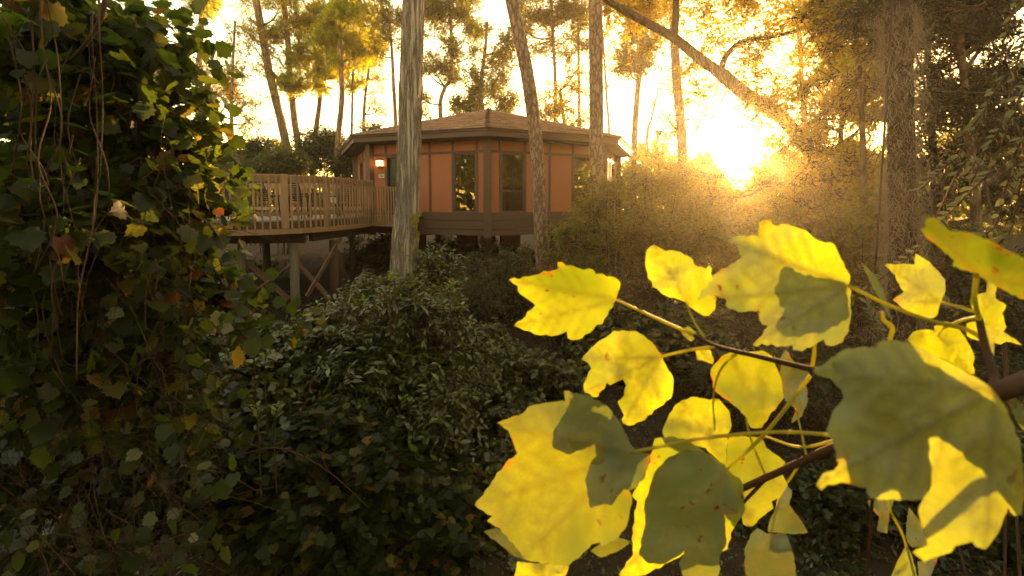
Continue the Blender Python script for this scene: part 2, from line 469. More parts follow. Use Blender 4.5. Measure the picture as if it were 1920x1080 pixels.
def frames(D, N):
    D = norm(D); X = norm(np.cross(D, N)); Z = np.cross(X, D)
    return X, D, Z
def instance(kind, P, D, N, S, aspect=1.0):
    tv, tt = TM[kind]
    X, Yv, Z = frames(D, N)
    n, k = len(P), len(tv)
    V = P[:, None, :] + S[:, None, None] * (tv[None, :, 0:1] * aspect * X[:, None, :] + tv[None, :, 1:2] * Yv[:, None, :] + tv[None, :, 2:3] * Z[:, None, :])
    T = (np.arange(n)[:, None, None] * k + tt[None]).reshape(-1, 3)
    return V.reshape(-1, 3), T

SUN_O = np.array((0.30, 0.30, 3.85)); SUN_D = np.array(SUN_DIR)
def sun_gap(P, r0=0.36, k=0.019):
    """true where a point stays out of the opening through which the sun shines in"""
    q = P - SUN_O
    t = q @ SUN_D
    d = np.linalg.norm(q - t[:, None] * SUN_D, axis=1)
    return (d > r0 + k * np.maximum(t, 0)) | (t < 0.8)

def twigs(clumps, n_tw, per, leaf, tw_len, rng, up=0.35, droop=0.25, shell=0.55, sub=0, flat=1.5):
    """clumps: (centre, (rx, ry, rz)).  Returns leaf arrays and twig segments."""
    C = np.array([c for c, r in clumps], float); R = np.array([r for c, r in clumps], float)
    if sub:                                            # break every mass up into separate sprays with gaps between
        u = norm(rng.normal(size=(len(C) * sub, 3)))
        C = np.repeat(C, sub, 0); R = np.repeat(R, sub, 0)
        C = C + u * R * rng.uniform(.35, 1.0, (len(C), 1))
        R = R * rng.uniform(.22, .48, (len(R), 1)) * np.array((1.15, 1.15, .8))
    wgt = (R[:, 0] * R[:, 1] * R[:, 2]) ** (2 / 3); wgt /= wgt.sum()
    ci = rng.choice(len(C), n_tw, p=wgt)
    u = norm(rng.normal(size=(n_tw, 3)))
    rad = shell + (1 - shell) * rng.random((n_tw, 1)) ** 0.7
    lump = 1 + 0.22 * np.sin(u[:, :1] * 5 + ci[:, None]) * np.sin(u[:, 2:] * 6 + ci[:, None] * 2)
    O = C[ci] + u * R[ci] * rad * lump * 0.86
    out = norm(u / R[ci])
    d = norm(out * 0.8 + rng.normal(size=(n_tw, 3)) * 0.55 + np.array((0, 0, up)))
    L = tw_len * (0.5 + rng.random((n_tw, 1)))
    tp = (np.arange(per) + 0.6) / per
    P = O[:, None, :] + d[:, None, :] * (L[:, None, :] * tp[None, :, None])
    P[:, :, 2] -= droop * (L * tp[None, :] ** 2)
    sd = norm(np.cross(d, rng.normal(size=(n_tw, 3))))
    sgn = np.where(np.arange(per) % 2, 1.0, -1.0)
    Dl = d[:, None, :] * 0.55 + sd[:, None, :] * sgn[None, :, None] * 0.75 + rng.normal(size=(n_tw, per, 3)) * 0.3
    Dl[:, :, 2] = Dl[:, :, 2] * (0.5 if flat > 1 else 1) - droop * 0.6
    Nl = np.array((0, 0, flat)) + out[:, None, :] * 0.4 + rng.normal(size=(n_tw, per, 3)) * 0.42
    S = leaf * (0.6 + 0.7 * rng.random((n_tw, per)))
    P, Dl, Nl, S = P.reshape(-1, 3), Dl.reshape(-1, 3), Nl.reshape(-1, 3), S.ravel()
    k = sun_gap(P)
    return P[k], Dl[k], Nl[k], S[k], O, d, L

def twig_mesh(O, d, L, r, droop=0.25):
    a = norm(np.cross(d, np.array((0.31, 0.2, 0.93))))
    b = np.cross(d, a)
    ring = [(1, 0), (-.5, .87), (-.5, -.87)]
    pts = []
    for t, rr in ((-.35, r), (.4, r * 0.7), (1, r * 0.3)):
        c = O + d * L * t
        c[:, 2] -= droop * (L[:, 0] * max(t, 0) ** 2)
        pts.append(np.stack([c + (a * x + b * y) * rr for x, y in ring], 1))
    V = np.concatenate(pts, 1)
    q = []
    for s in (0, 3):
        for k in range(3):
            k2 = (k + 1) % 3
            q += [(s + k, s + k2, s + 3 + k2), (s + k, s + 3 + k2, s + 3 + k)]
    T = (np.arange(len(O))[:, None, None] * 9 + np.array(q)[None]).reshape(-1, 3)
    return V.reshape(-1, 3), T

LEAF_ME = {}
def leaf_mesh(kind, mat, aspect):
    key = (kind, mat, aspect)
    if key not in LEAF_ME:
        tv, tt = TM[kind]
        me = bpy.data.meshes.new('leaf')
        me.from_pydata([(x * aspect, y, z) for x, y, z in tv], [], [tuple(int(i) for i in t) for t in tt])
        me.polygons.foreach_set('use_smooth', [True] * len(me.polygons))
        me.materials.append(M[mat])
        LEAF_ME[key] = me
    return LEAF_ME[key]
def leaf_objects(parent, kind, mat, P, D, N, S, aspect=1.0):
    """the leaves that show largest, each an object of its own (shared mesh data)"""
    X, Yv, Z = frames(D, N)
    b = np.array(base_of(parent))
    me = leaf_mesh(kind, mat, aspect)
    for p, x, y, z, s in zip(P - b, X, Yv, Z, S):
        o = link('leaf', me, parent)
        o.matrix_local = Matrix(((x[0] * s, y[0] * s, z[0] * s, p[0]), (x[1] * s, y[1] * s, z[1] * s, p[1]), (x[2] * s, y[2] * s, z[2] * s, p[2]), (0, 0, 0, 1)))

def largest_in_view(P, S, n):
    """indices of the n leaves that show largest in the frame"""
    q = P - np.array(EYE)
    dep = q[:, 1] * CP - q[:, 2] * SP
    upc = q[:, 1] * SP + q[:, 2] * CP
    px = 960 + F * q[:, 0] / dep; py = 440 - F * upc / dep
    size = S / np.maximum(dep, .1)
    size[(dep < .2) | (px < 0) | (px > 1920) | (py < 0) | (py > 1080)] = 0
    # prefer the near side of the plant
    return np.argsort(-size / np.maximum(dep, .1))[:n]

def plant(root, clumps, mat, kind, n_tw, per, leaf, tw_len, seed, singles=0, aspect=1.0, twig=True, twig_r=0.004, part='foliage', **kw):
    rng = np.random.default_rng(seed)
    P, D, N, S, O, d, L = twigs(clumps, n_tw, per, leaf, tw_len, rng, **kw)
    if singles:
        k = largest_in_view(P, S, singles)
        leaf_objects(root, kind, mat, P[k], D[k], N[k], S[k], aspect)
        rest = np.ones(len(P), bool); rest[k] = False
        P, D, N, S = P[rest], D[rest], N[rest], S[rest]
    V, T = instance(kind, P, D, N, S, aspect)
    np_mesh(part, V, T, M[mat], root, False, 'stuff')
    if twig:
        g = sun_gap(O)
        V, T = twig_mesh(O[g], d[g], L[g], twig_r, kw.get('droop', 0.25))
        np_mesh('twigs', V, T, M['stem'], root, False, 'stuff')

def curve_pts(pts, n):
    """smooth Catmull-Rom through pts"""
    P = [Vector(p) for p in pts]
    if len(P) == 2: return [P[0].lerp(P[1], i / (n - 1)) for i in range(n)]
    Q = [P[0] * 2 - P[1]] + P + [P[-1] * 2 - P[-2]]
    out = []
    for i in range(n):
        t = i / (n - 1) * (len(P) - 1); k = min(int(t), len(P) - 2); t -= k
        a, b, c, d = Q[k:k + 4]
        out.append(0.5 * ((2 * b) + (c - a) * t + (2 * a - 5 * b + 4 * c - d) * t * t + (3 * b - a - 3 * c + d) * t ** 3))
    return out
def interp(vals, n):
    return list(np.interp(np.linspace(0, 1, n), np.linspace(0, 1, len(vals)), vals))

def trunk_mesh(name, pts, radii, mat, parent, sides=14, rings=40, rough=0.0, freq=(6, 6, 1.2), seed=0, flare=0.0):
    C = curve_pts(pts, rings); R = interp(radii, rings)
    V, T = [], []
    for i, p in enumerate(C):
        d = (C[min(i + 1, rings - 1)] - C[max(i - 1, 0)]).normalized()
        a = d.cross(Vector((0, 1, 0.01))).normalized(); b = d.cross(a)
        for k in range(sides):
            t = 2 * math.pi * k / sides
            u = a * math.cos(t) + b * math.sin(t)
            r = R[i]
            if flare:
                h = i / (rings - 1)
                r *= 1 + flare * math.exp(-h * 22) * (1 + 0.35 * math.sin(t * 4 + seed))
            if rough:
                q = p + u * r
                nz = noise.noise(Vector((q.x * freq[0] + seed, q.y * freq[1], q.z * freq[2])))
                nz2 = noise.noise(Vector((q.x * freq[0] * 2.6, q.y * freq[1] * 2.6 + seed, q.z * freq[2] * 2.1)))
                r += rough * (abs(nz) * -1.6 + 0.5 + 0.5 * nz2)
            V.append(p + u * r)
    for i in range(rings - 1):
        for k in range(sides):
            k2 = (k + 1) % sides
            T.append((i * sides + k, i * sides + k2, (i + 1) * sides + k2, (i + 1) * sides + k))
    return np_mesh(name, [tuple(v) for v in V], T, mat, parent, True)

# ------------------------------------------------------------------ the octagonal house on stilts
LW, LE = 4.62, 5.12
AXIS = Vector((-0.0436, 0.999, 0))
CTR = Vector((-0.82, 15.23, 0)) + AXIS * (1.3066 * LW)
house = thing('treehouse', 'brown octagonal house on stilts with a shallow shingled hip roof among the pines', 'house', (CTR.x, CTR.y, ground_z(CTR.x, CTR.y)))
def octc(k, L, z):
    """corner k of the octagon (0 = nearest, counting to the left)"""
    v = -AXIS * (1.3066 * L)
    a = -math.radians(45) * k
    return Vector((CTR.x + v.x * math.cos(a) - v.y * math.sin(a), CTR.y + v.x * math.sin(a) + v.y * math.cos(a), z))
Z_SK0, Z_SK1, Z_SK2, Z_SK3 = 2.80, 3.0, 3.30, 3.58
Z_TOP, Z_BAND0, Z_BAND1 = 6.02, 5.58, 5.66
Z_EAVE = 6.27
# core, floor, soffit
mbk = MB()
core = [octc(k, LW - 0.28, 0) for k in range(8)]
mbk.add([(p.x, p.y, 2.86) for p in core] + [(p.x, p.y, 6.0) for p in core],
        [tuple(range(7, -1, -1)), tuple(range(8, 16))] + [(k, (k + 1) % 8, 8 + (k + 1) % 8, 8 + k) for k in range(8)])
mbk.build('inner_wall', M['curtain'], house)
mbk = MB()
so_ = [octc(k, LE - 0.06, 0) for k in range(8)]
mbk.add([(p.x, p.y, 6.03) for p in so_] + [(p.x, p.y, 6.09) for p in so_],
        [tuple(range(7, -1, -1)), tuple(range(8, 16))] + [(k, (k + 1) % 8, 8 + (k + 1) % 8, 8 + k) for k in range(8)])
mbk.build('soffit', M['soffit'], house)
# roof
APEX = Vector((CTR.x, CTR.y, 8.13))
mbk = MB()
ev = [octc(k, LE + 0.04, Z_EAVE - 0.02) for k in range(8)]
mbk.add([tuple(p) for p in ev] + [tuple(APEX)], [((k + 1) % 8, k, 8) for k in range(8)])
roof = mbk.build('roof', M['soffit'], house)
mbk = MB()
rr = random.Random(4)
for k in range(8):
    a, b = octc(k, LE + 0.1, Z_EAVE), octc((k + 1) % 8, LE + 0.1, Z_EAVE)
    mid = (a + b) / 2
    e = (b - a).normalized(); half = (b - a).length / 2
    sl_ = APEX - mid; sL = sl_.length; s_ = sl_.normalized()
    nrm = e.cross(s_)
    if nrm.z < 0: nrm = -nrm
    t = 0.0
    row = 0
    while t < sL - 0.1:
        hw = half * (1 - t / sL)
        x = -hw - rr.random() * 0.25 - (0.15 if row % 2 else 0)
        while x < hw:
            w_ = 0.24 + rr.random() * 0.16
            x0, x1 = max(x, -hw), min(x + w_ - 0.012, hw)
            if x1 - x0 > 0.03:
                h0 = 0.018 + rr.random() * 0.014
                top = min(t + 0.17, sL)
                hw2 = half * (1 - top / sL)
                p0, p1 = mid + e * x0 + s_ * t, mid + e * x1 + s_ * t
                q0, q1 = mid + e * max(x0, -hw2) + s_ * top, mid + e * min(x1, hw2) + s_ * top
                mbk.add([p0 + nrm * 0.002, p1 + nrm * 0.002, p1 + nrm * h0, p0 + nrm * h0, q1 + nrm * 0.004, q0 + nrm * 0.004], [(0, 1, 2, 3), (3, 2, 4, 5)])
            x += w_
        t += 0.145; row += 1
    # hip cap shingles along corner k
    c0 = octc(k, LE + 0.1, Z_EAVE)
    d = APEX - c0; n_ = int(d.length / 0.2)
    sd = d.cross(Vector((0, 0, 1))).normalized()
    for i in range(n_):
        p, q = c0 + d * (i / n_), c0 + d * ((i + 1.25) / n_)
        u = Vector((0, 0, 1))
        mbk.add([p + sd * .13 - u * .0 , p + u * .055, p - sd * .13, q + sd * .12 - u * .012, q + u * .035, q - sd * .12 - u * .012], [(0, 1, 4, 3), (1, 2, 5, 4)])
mbk.build('shingles', M['shingle'], roof, False, 'stuff')
# fascia boards, one per side, with a thinner drip board above
for k in range(8):
    a, b = octc(k, LE, 0), octc((k + 1) % 8, LE, 0)
    e = (b - a).normalized(); n_ = Vector((e.y, -e.x, 0))
    if n_.dot(a - CTR) < 0: n_ = -n_
    c = (a + b) / 2
    L_ = (b - a).length / 2
    f = MB().box(Vector((c.x, c.y, 6.115)), e * L_, n_ * 0.02, Vector((0, 0, 0.085))).build('fascia', M['trim'], house)
    MB().box(Vector((c.x, c.y, 6.235)) + n_ * 0.035, e * (L_ + 0.014), n_ * 0.03, Vector((0, 0, 0.032))).build('drip_board', M['trim'], f)

def wall_side(k, trims, win, door=None):
    """side from corner k to corner k+1; trims = trim centres along it; win = {module: sash height or None}"""
    a, b = octc(k, LW, 0), octc((k + 1) % 8, LW, 0)
    e = (b - a).normalized(); n_ = Vector((e.y, -e.x, 0))
    if n_.dot(a - CTR) < 0: n_ = -n_
    up = Vector((0, 0, 1))
    def bx(s0, s1, z0, z1, out, thick, name, mat, parent=house):
        c = a + e * ((s0 + s1) / 2) + n_ * (out - thick / 2) + up * ((z0 + z1) / 2)
        return MB().box(c, e * ((s1 - s0) / 2), n_ * (thick / 2), up * ((z1 - z0) / 2)).build(name, mat, parent)
    L_ = (b - a).length
    T = 0.085
    edges = [0.10] + trims + [L_ - 0.10]
    for i in range(len(edges) - 1):
        s0 = edges[i] + (T / 2 if i else 0); s1 = edges[i + 1] - (T / 2 if i < len(edges) - 2 else 0)
        bx(s0, s1, Z_BAND1, Z_TOP - 0.04, 0.0, 0.12, 'wall_panel', M['stucco'])
        if i in win:
            sash = win[i]
            c0, c1, z0, z1 = s0, s1, Z_SK3 + 0.002, Z_BAND0 - 0.002
            fr = MB()
            fw = 0.045
            def fbox(u0, u1, w0, w1, out=0.0, th=0.07):
                c = a + e * ((u0 + u1) / 2) + n_ * (out - th / 2) + up * ((w0 + w1) / 2)
                fr.box(c, e * ((u1 - u0) / 2), n_ * (th / 2), up * ((w1 - w0) / 2))
            fbox(c0, c0 + fw, z0, z1); fbox(c1 - fw, c1, z0, z1)
            fbox(c0 + fw, c1 - fw, z1 - fw, z1); fbox(c0 + fw, c1 - fw, z0, z0 + fw)
            if sash: fbox(c0 + fw, c1 - fw, sash - 0.03, sash + 0.03, -0.008)
            wn = fr.build('window', M['trim'], house)
            bx(c0 + fw, c1 - fw, z0 + fw, z1 - fw, -0.035, 0.006, 'pane', M['glass'], wn)
            # pleated curtain behind the glass
            cv, cf = [], []
            nn = 40
            for j in range(nn + 1):
                s = c0 + fw + (c1 - c0 - 2 * fw) * j / nn
                p = a + e * s + n_ * (-0.105 + 0.018 * math.sin(j * 1.9))
                cv += [p + up * z0, p + up * z1]
            for j in range(nn): cf.append((2 * j, 2 * j + 2, 2 * j + 3, 2 * j + 1))
            MB().add(cv, cf).build('curtain', M['curtain'], wn)
        elif door == i:
            dr = bx(s0 + 0.05, s1 - 0.05, 3.47, 5.50, -0.09, 0.04, 'door', M['door'])
            for (u0, u1, w0, w1) in ((.16, .40, 3.7, 4.35), (.46, .70, 3.7, 4.35), (.16, .40, 4.5, 5.15), (.46, .70, 4.5, 5.15)):
                bx(s0 + u0, s0 + u1, w0, w1, -0.078, 0.012, 'door_panel', M['door'], dr)
            bx(s0 + 0.11, s0 + 0.14, 4.42, 4.54, -0.03, 0.058, 'handle', M['metal'], dr)
            bx(s0, s1, 5.502, Z_BAND0 - 0.02, 0.012, 0.1, 'door_head', M['trim'])
        else:
            bx(s0, s1, Z_SK3, Z_BAND0, 0.0, 0.12, 'wall_panel', M['stucco'])
    for t in trims:
        bx(t - T / 2, t + T / 2, Z_BAND1, Z_TOP - 0.02, 0.024, 0.13, 'trim_board', M['trim'])
        bx(t - T / 2, t + T / 2, Z_SK3, Z_BAND0, 0.024, 0.13, 'trim_board', M['trim'])
    bx(0.09, L_ - 0.09, Z_BAND0, Z_BAND1, 0.027, 0.13, 'trim_rail', M['trim'])
    bx(0.09, L_ - 0.09, Z_TOP - 0.02, Z_TOP + 0.02, 0.03, 0.14, 'trim_rail', M['trim'])
    bx(0.09, L_ - 0.09, Z_SK2 + 0.012, Z_SK3, 0.060, 0.16, 'skirt_board', M['trim'])
    bx(0.09, L_ - 0.09, Z_SK1 + 0.012, Z_SK2, 0.075, 0.17, 'skirt_board', M['trim'])
    bx(0.09, L_ - 0.09, Z_SK0, Z_SK1, 0.060, 0.16, 'skirt_board', M['trim'])
    return a, e, n_
LT = [.373, 1.277, 2.168, 3.07, 3.97]
RT = [LW - x for x in (.466, 1.403, 2.37, 3.33, 4.25)][::-1]
fl = wall_side(0, LT, {1: None}, door=4)
wall_side(7, RT, {4: 4.30, 1: 4.30})
wall_side(1, [.5, 1.4, 2.3, 3.2, 4.1], {0: 5.0, 1: 5.0, 3: 5.0})
wall_side(6, [.5, 1.4, 2.3, 3.2, 4.1], {2: 4.3})
for k in (2, 3, 4, 5): wall_side(k, [.5, 1.4, 2.3, 3.2, 4.1], {1: 4.3, 3: 4.3})
for k in range(8):
    p = octc(k, LW + 0.05, 0)
    r_ = (Vector((p.x, p.y, 0)) - CTR); r_.z = 0; r_.normalize()
    t_ = Vector((-r_.y, r_.x, 0))
    MB().box(Vector((p.x, p.y, (2.72 + 6.02) / 2)) - r_ * 0.02, r_ * 0.10, t_ * 0.13, Vector((0, 0, 1.645))).build('corner_post', M['trim'], house)
    q = octc(k, 2.9, 0)
    g0 = ground_z(q.x, q.y) - 0.2
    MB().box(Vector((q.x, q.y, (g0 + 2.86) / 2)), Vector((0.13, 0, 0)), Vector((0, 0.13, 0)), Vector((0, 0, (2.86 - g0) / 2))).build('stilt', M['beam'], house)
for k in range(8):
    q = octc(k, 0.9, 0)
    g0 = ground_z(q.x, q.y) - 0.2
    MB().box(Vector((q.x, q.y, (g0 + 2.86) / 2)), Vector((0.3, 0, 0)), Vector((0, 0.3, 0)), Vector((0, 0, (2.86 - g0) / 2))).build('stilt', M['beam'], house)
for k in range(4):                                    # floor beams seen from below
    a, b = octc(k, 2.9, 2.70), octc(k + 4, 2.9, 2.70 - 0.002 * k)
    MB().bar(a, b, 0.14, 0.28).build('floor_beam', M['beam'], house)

# wall lantern and number sign beside the door
A0, E0, N0 = fl
def on_left_wall(s, z, out): return A0 + E0 * s + N0 * out + Vector((0, 0, z))
UP = Vector((0, 0, 1))
lp = on_left_wall(4.17, 5.32, 0.11)
lantern = thing('wall_lantern', 'lit amber wall lantern glowing beside the green door', 'lantern', lp)
MB().box(lp + UP * 0.12, E0 * 0.125, N0 * 0.085, UP * 0.018).box(lp + UP * 0.15, E0 * 0.08, N0 * 0.055, UP * 0.012).build('cap', M['metal'], lantern)
MB().box(lp - UP * 0.11, E0 * 0.115, N0 * 0.08, UP * 0.014).box(lp - UP * 0.135, E0 * 0.05, N0 * 0.04, UP * 0.011).build('base_plate', M['metal'], lantern)
MB().box(lp, E0 * 0.098, N0 * 0.064, UP * 0.096).build('glass', M['lamp_glow'], lantern)
for i in (-1, 1):
    for j in (-1, 1):
        MB().box(lp + E0 * 0.105 * i + N0 * 0.071 * j, E0 * 0.007, N0 * 0.007, UP * 0.1).build('bar', M['metal'], lantern)
MB().box(lp - N0 * 0.092, E0 * 0.05, N0 * 0.017, UP * 0.14).build('back_plate', M['metal'], lantern)
sp_ = on_left_wall(4.16, 4.86, 0.03)
sign = thing('house_number_sign', 'small cream number sign reading 706 under the lit lantern', 'sign', sp_)
MB().box(sp_, E0 * 0.115, N0 * 0.012, UP * 0.065).build('plate', M['white'], sign)
td = bpy.data.curves.new('number', 'FONT'); td.body = '706'; td.size = 0.105; td.extrude = 0.002; td.align_x = 'CENTER'; td.align_y = 'CENTER'
to = bpy.data.objects.new('number', td); COL.objects.link(to)
dg = bpy.context.evaluated_depsgraph_get()
tm = bpy.data.meshes.new_from_object(to.evaluated_get(dg)); bpy.data.objects.remove(to)
tm.materials.clear(); tm.materials.append(M['ink'])
to = link('number', tm, sign)
mx_ = Matrix((-E0, UP, N0)).transposed().to_4x4(); mx_.translation = N0 * 0.0155
to.matrix_local = mx_

# ------------------------------------------------------------------ the timber deck
DZ = 3.47
RAIL_Z = 4.675
curve = [(-11.2, 11.75), (-9.4, 11.4), (-7.35, 11.4), (-6.0, 12.05), (-5.34, 13.1), (-5.0, 14.6), (-4.9, 15.95)]
cp = curve_pts([(x, y, 0) for x, y in curve], 120)
deck = thing('timber_deck', 'raised timber deck with a curved slatted railing left of the house', 'deck', (-6.8, 13.5, ground_z(-6.8, 13.5)))
def along(pts, step, start=0.0):
    """points every step metres along a polyline, with tangents"""
    out = []; acc = start; tot = 0.0
    for a, b in zip(pts[:-1], pts[1:]):
        L = (b - a).length
        while acc <= tot + L:
            out.append((a.lerp(b, (acc - tot) / L), (b - a).normalized()))
            acc += step
        tot += L
    return out
walk0, walk1 = Vector((-4.82, 15.72, 0)), Vector((-3.30, 15.17, 0))
# floor sheet with board grooves
mbk = MB()
poly = [(p.x, p.y) for p in cp[::4]] + [(-4.9, 15.95), (-4.75, 15.72), (walk1.x, walk1.y), (-3.1, 16.0), (-5.05, 16.95), (-5.9, 19.6), (-11.2, 19.6)]
n_ = len(poly)
mbk.add([(x, y, DZ - 0.04) for x, y in poly] + [(x, y, DZ) for x, y in poly], [tuple(range(n_ - 1, -1, -1)), tuple(range(n_, 2 * n_))] + [(i, (i + 1) % n_, n_ + (i + 1) % n_, n_ + i) for i in range(n_)])
mbk.build('floor', M['deck'], deck)
# curved rim boards, rails
def ribbon(pts, off, th, z0, z1, name, mat):
    V, Fc = [], []
    for i, p in enumerate(pts):
        d = (pts[min(i + 1, len(pts) - 1)] - pts[max(i - 1, 0)]).normalized()
        nn = Vector((d.y, -d.x, 0))
        for (o_, z) in ((off - th, z0), (off, z0), (off, z1), (off - th, z1)):
            V.append((p.x + nn.x * o_, p.y + nn.y * o_, z))
    for i in range(len(pts) - 1):
        for k in range(4):
            k2 = (k + 1) % 4
            Fc.append((i * 4 + k, i * 4 + k2, (i + 1) * 4 + k2, (i + 1) * 4 + k))
    Fc += [(3, 2, 1, 0), tuple(len(V) - 4 + j for j in range(4))]
    return MB().add(V, Fc).build(name, mat, deck)
ribbon(cp, 0.0, 0.05, 3.10, DZ - 0.043, 'rim_board', M['beam'])
ribbon(cp, 0.075, 0.07, 3.10, 3.24, 'rim_board', M['wood'])
ribbon(cp, 0.0, 0.045, 4.47, 4.645, 'top_rail', M['wood'])
ribbon(cp, -0.05, 0.05, 4.645, 4.675, 'cap_rail', M['wood'])
ribbon(cp, 0.0, 0.045, 3.58, 3.68, 'bottom_rail', M['wood'])
post_s = [0.9, 3.0, 5.33, 6.9, 9.05]
cum = along(cp, 0.172, 0.05)
tot = 0.172 * (len(cum) - 1)
post_pts = [min(cum, key=lambda q: abs((q[0] - EYE).x / (q[0] - EYE).y * F + 960 - px)) for px in (300, 420, 534, 611, 703)]
for i, (p, d) in enumerate(cum):
    nn = Vector((d.y, -d.x, 0))
    if any((p - q[0]).length < 0.12 for q in post_pts): continue
    j = (random.random() - 0.5) * 0.012
    MB().box(p + nn * 0.027 + UP * ((3.25 + RAIL_Z - 0.01 + j) / 2), d * 0.021, nn * 0.019, UP * ((RAIL_Z - 0.01 + j - 3.25) / 2)).build('baluster', M['wood'], deck)
for i, (p, d) in enumerate(post_pts):
    nn = Vector((d.y, -d.x, 0))
    MB().box(p + nn * 0.05 + UP * ((3.245 + RAIL_Z + 0.004) / 2), d * (0.085 if i == 2 else 0.05), nn * 0.045, UP * ((RAIL_Z + 0.004 - 3.245) / 2)).build('railing_post', M['wood'], deck)
# walkway railing to the door
wd_ = (walk1 - walk0).normalized(); wn = Vector((wd_.y, -wd_.x, 0))
if wn.y > 0: wn = -wn
wc = (walk0 + walk1) / 2; wl = (walk1 - walk0).length / 2
MB().box(wc + UP * 4.37 - wn * 0.022, wd_ * wl, wn * 0.02, UP * 0.07).build('top_rail', M['wood'], deck)
MB().box(wc + UP * 3.60 - wn * 0.022, wd_ * wl, wn * 0.02, UP * 0.05).build('bottom_rail', M['wood'], deck)
MB().box(wc + UP * 3.26 + wn * 0.0, wd_ * wl, wn * 0.025, UP * 0.16).build('rim_board', M['wood'], deck)
nb = 15
for i in range(nb):
    p = walk0.lerp(walk1, (i + 0.5) / nb) + wn * 0.045
    MB().box(p + UP * 3.845, wd_ * 0.02, wn * 0.019, UP * 0.605).build('baluster', M['wood'], deck)
# far railing behind the furniture
fp = [Vector((-11.2, 19.5, 0)), Vector((-5.95, 19.5, 0))]
MB().bar(fp[0] + UP * 4.60, fp[1] + UP * 4.60, 0.05, 0.22).build('top_rail', M['wood'], deck)
MB().bar(fp[0] + UP * 3.64, fp[1] + UP * 3.64, 0.05, 0.12).build('bottom_rail', M['wood'], deck)
for p, d in along(fp, 0.19, 0.1):
    MB().box(p + Vector((0, 0.06, 4.05)), Vector((0.02, 0, 0)), Vector((0, 0.02, 0)), UP * 0.55).build('baluster', M['wood'], deck)
# beams, poles, braces under the deck
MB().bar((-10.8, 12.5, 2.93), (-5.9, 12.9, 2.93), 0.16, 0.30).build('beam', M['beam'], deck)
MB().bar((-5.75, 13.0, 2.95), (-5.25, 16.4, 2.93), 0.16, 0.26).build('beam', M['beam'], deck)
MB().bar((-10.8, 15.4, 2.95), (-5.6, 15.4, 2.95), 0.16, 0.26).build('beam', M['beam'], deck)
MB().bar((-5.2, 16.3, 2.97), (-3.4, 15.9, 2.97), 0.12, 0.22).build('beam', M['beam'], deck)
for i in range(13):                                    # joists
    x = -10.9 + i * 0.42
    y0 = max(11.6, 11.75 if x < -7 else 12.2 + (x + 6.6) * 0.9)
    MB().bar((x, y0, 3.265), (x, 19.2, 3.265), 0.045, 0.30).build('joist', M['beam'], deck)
def pole(px, Y, r, mat='pole', ztop=2.79):
    p = W(px, 480, Y)
    g0 = ground_z(p.x, p.y) - 0.25
    MB().tube([(p.x, p.y, g0), (p.x, p.y, (g0 + ztop) / 2), (p.x, p.y, ztop)], [r * 1.05, r, r * 0.97], 14).build('support_pole', M[mat], deck, True)
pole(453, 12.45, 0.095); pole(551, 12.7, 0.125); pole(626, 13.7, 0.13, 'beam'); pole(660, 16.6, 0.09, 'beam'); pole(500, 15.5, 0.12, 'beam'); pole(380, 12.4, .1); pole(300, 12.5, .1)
for (x0, y0, x1, y1, Y0, Y1) in ((575, 556, 631, 460, 12.75, 13.5), (456, 562, 545, 497, 12.5, 12.6), (557, 492, 618, 560, 12.9, 13.5), (462, 490, 540, 560, 12.62, 12.75), (560, 596, 626, 574, 12.85, 13.6), (630, 470, 655, 540, 13.9, 16.4)):
    MB().bar(W(x0, y0, Y0), W(x1, y1, Y1), 0.05, 0.17, (0.2, 1, 0.1)).build('cross_brace', M['brace'], deck)
pad = W(596, 556, 15.6)
tag(MB().box((pad.x, pad.y, pad.z - 0.25), (0.34, 0, 0), (0, 0.3, 0), (0, 0, 0.27)).build('concrete_block', M['concrete']), 'pale grey concrete block half hidden under the timber deck', 'block')

# patio furniture on the deck
tb = Vector((-6.25, 14.1, DZ))
table = thing('patio_table', 'round patio table with pale top standing among dark chairs on the deck', 'table', tb)
def disc(c, r, h, n=28):
    return MB().tube([c, c + UP * h], [r, r], n)
disc(tb + UP * 0.72, 0.62, 0.02).build('tabletop', M['tabletop'], table)
mbk = MB()
ringp = [tb + Vector((math.cos(t) * 0.63, math.sin(t) * 0.63, 0.715)) for t in np.linspace(0, 2 * math.pi, 29)]
mbk.tube(ringp, 0.016, 6, False).build('rim', M['metal'], table)
for k in range(4):
    a = k * math.pi / 2 + 0.5
    MB().tube([tb + Vector((math.cos(a) * 0.55, math.sin(a) * 0.55, 0)), tb + Vector((math.cos(a) * 0.3, math.sin(a) * 0.3, 0.4)), tb + Vector((math.cos(a) * 0.5, math.sin(a) * 0.5, 0.70))], 0.018, 7).build('leg', M['metal'], table)
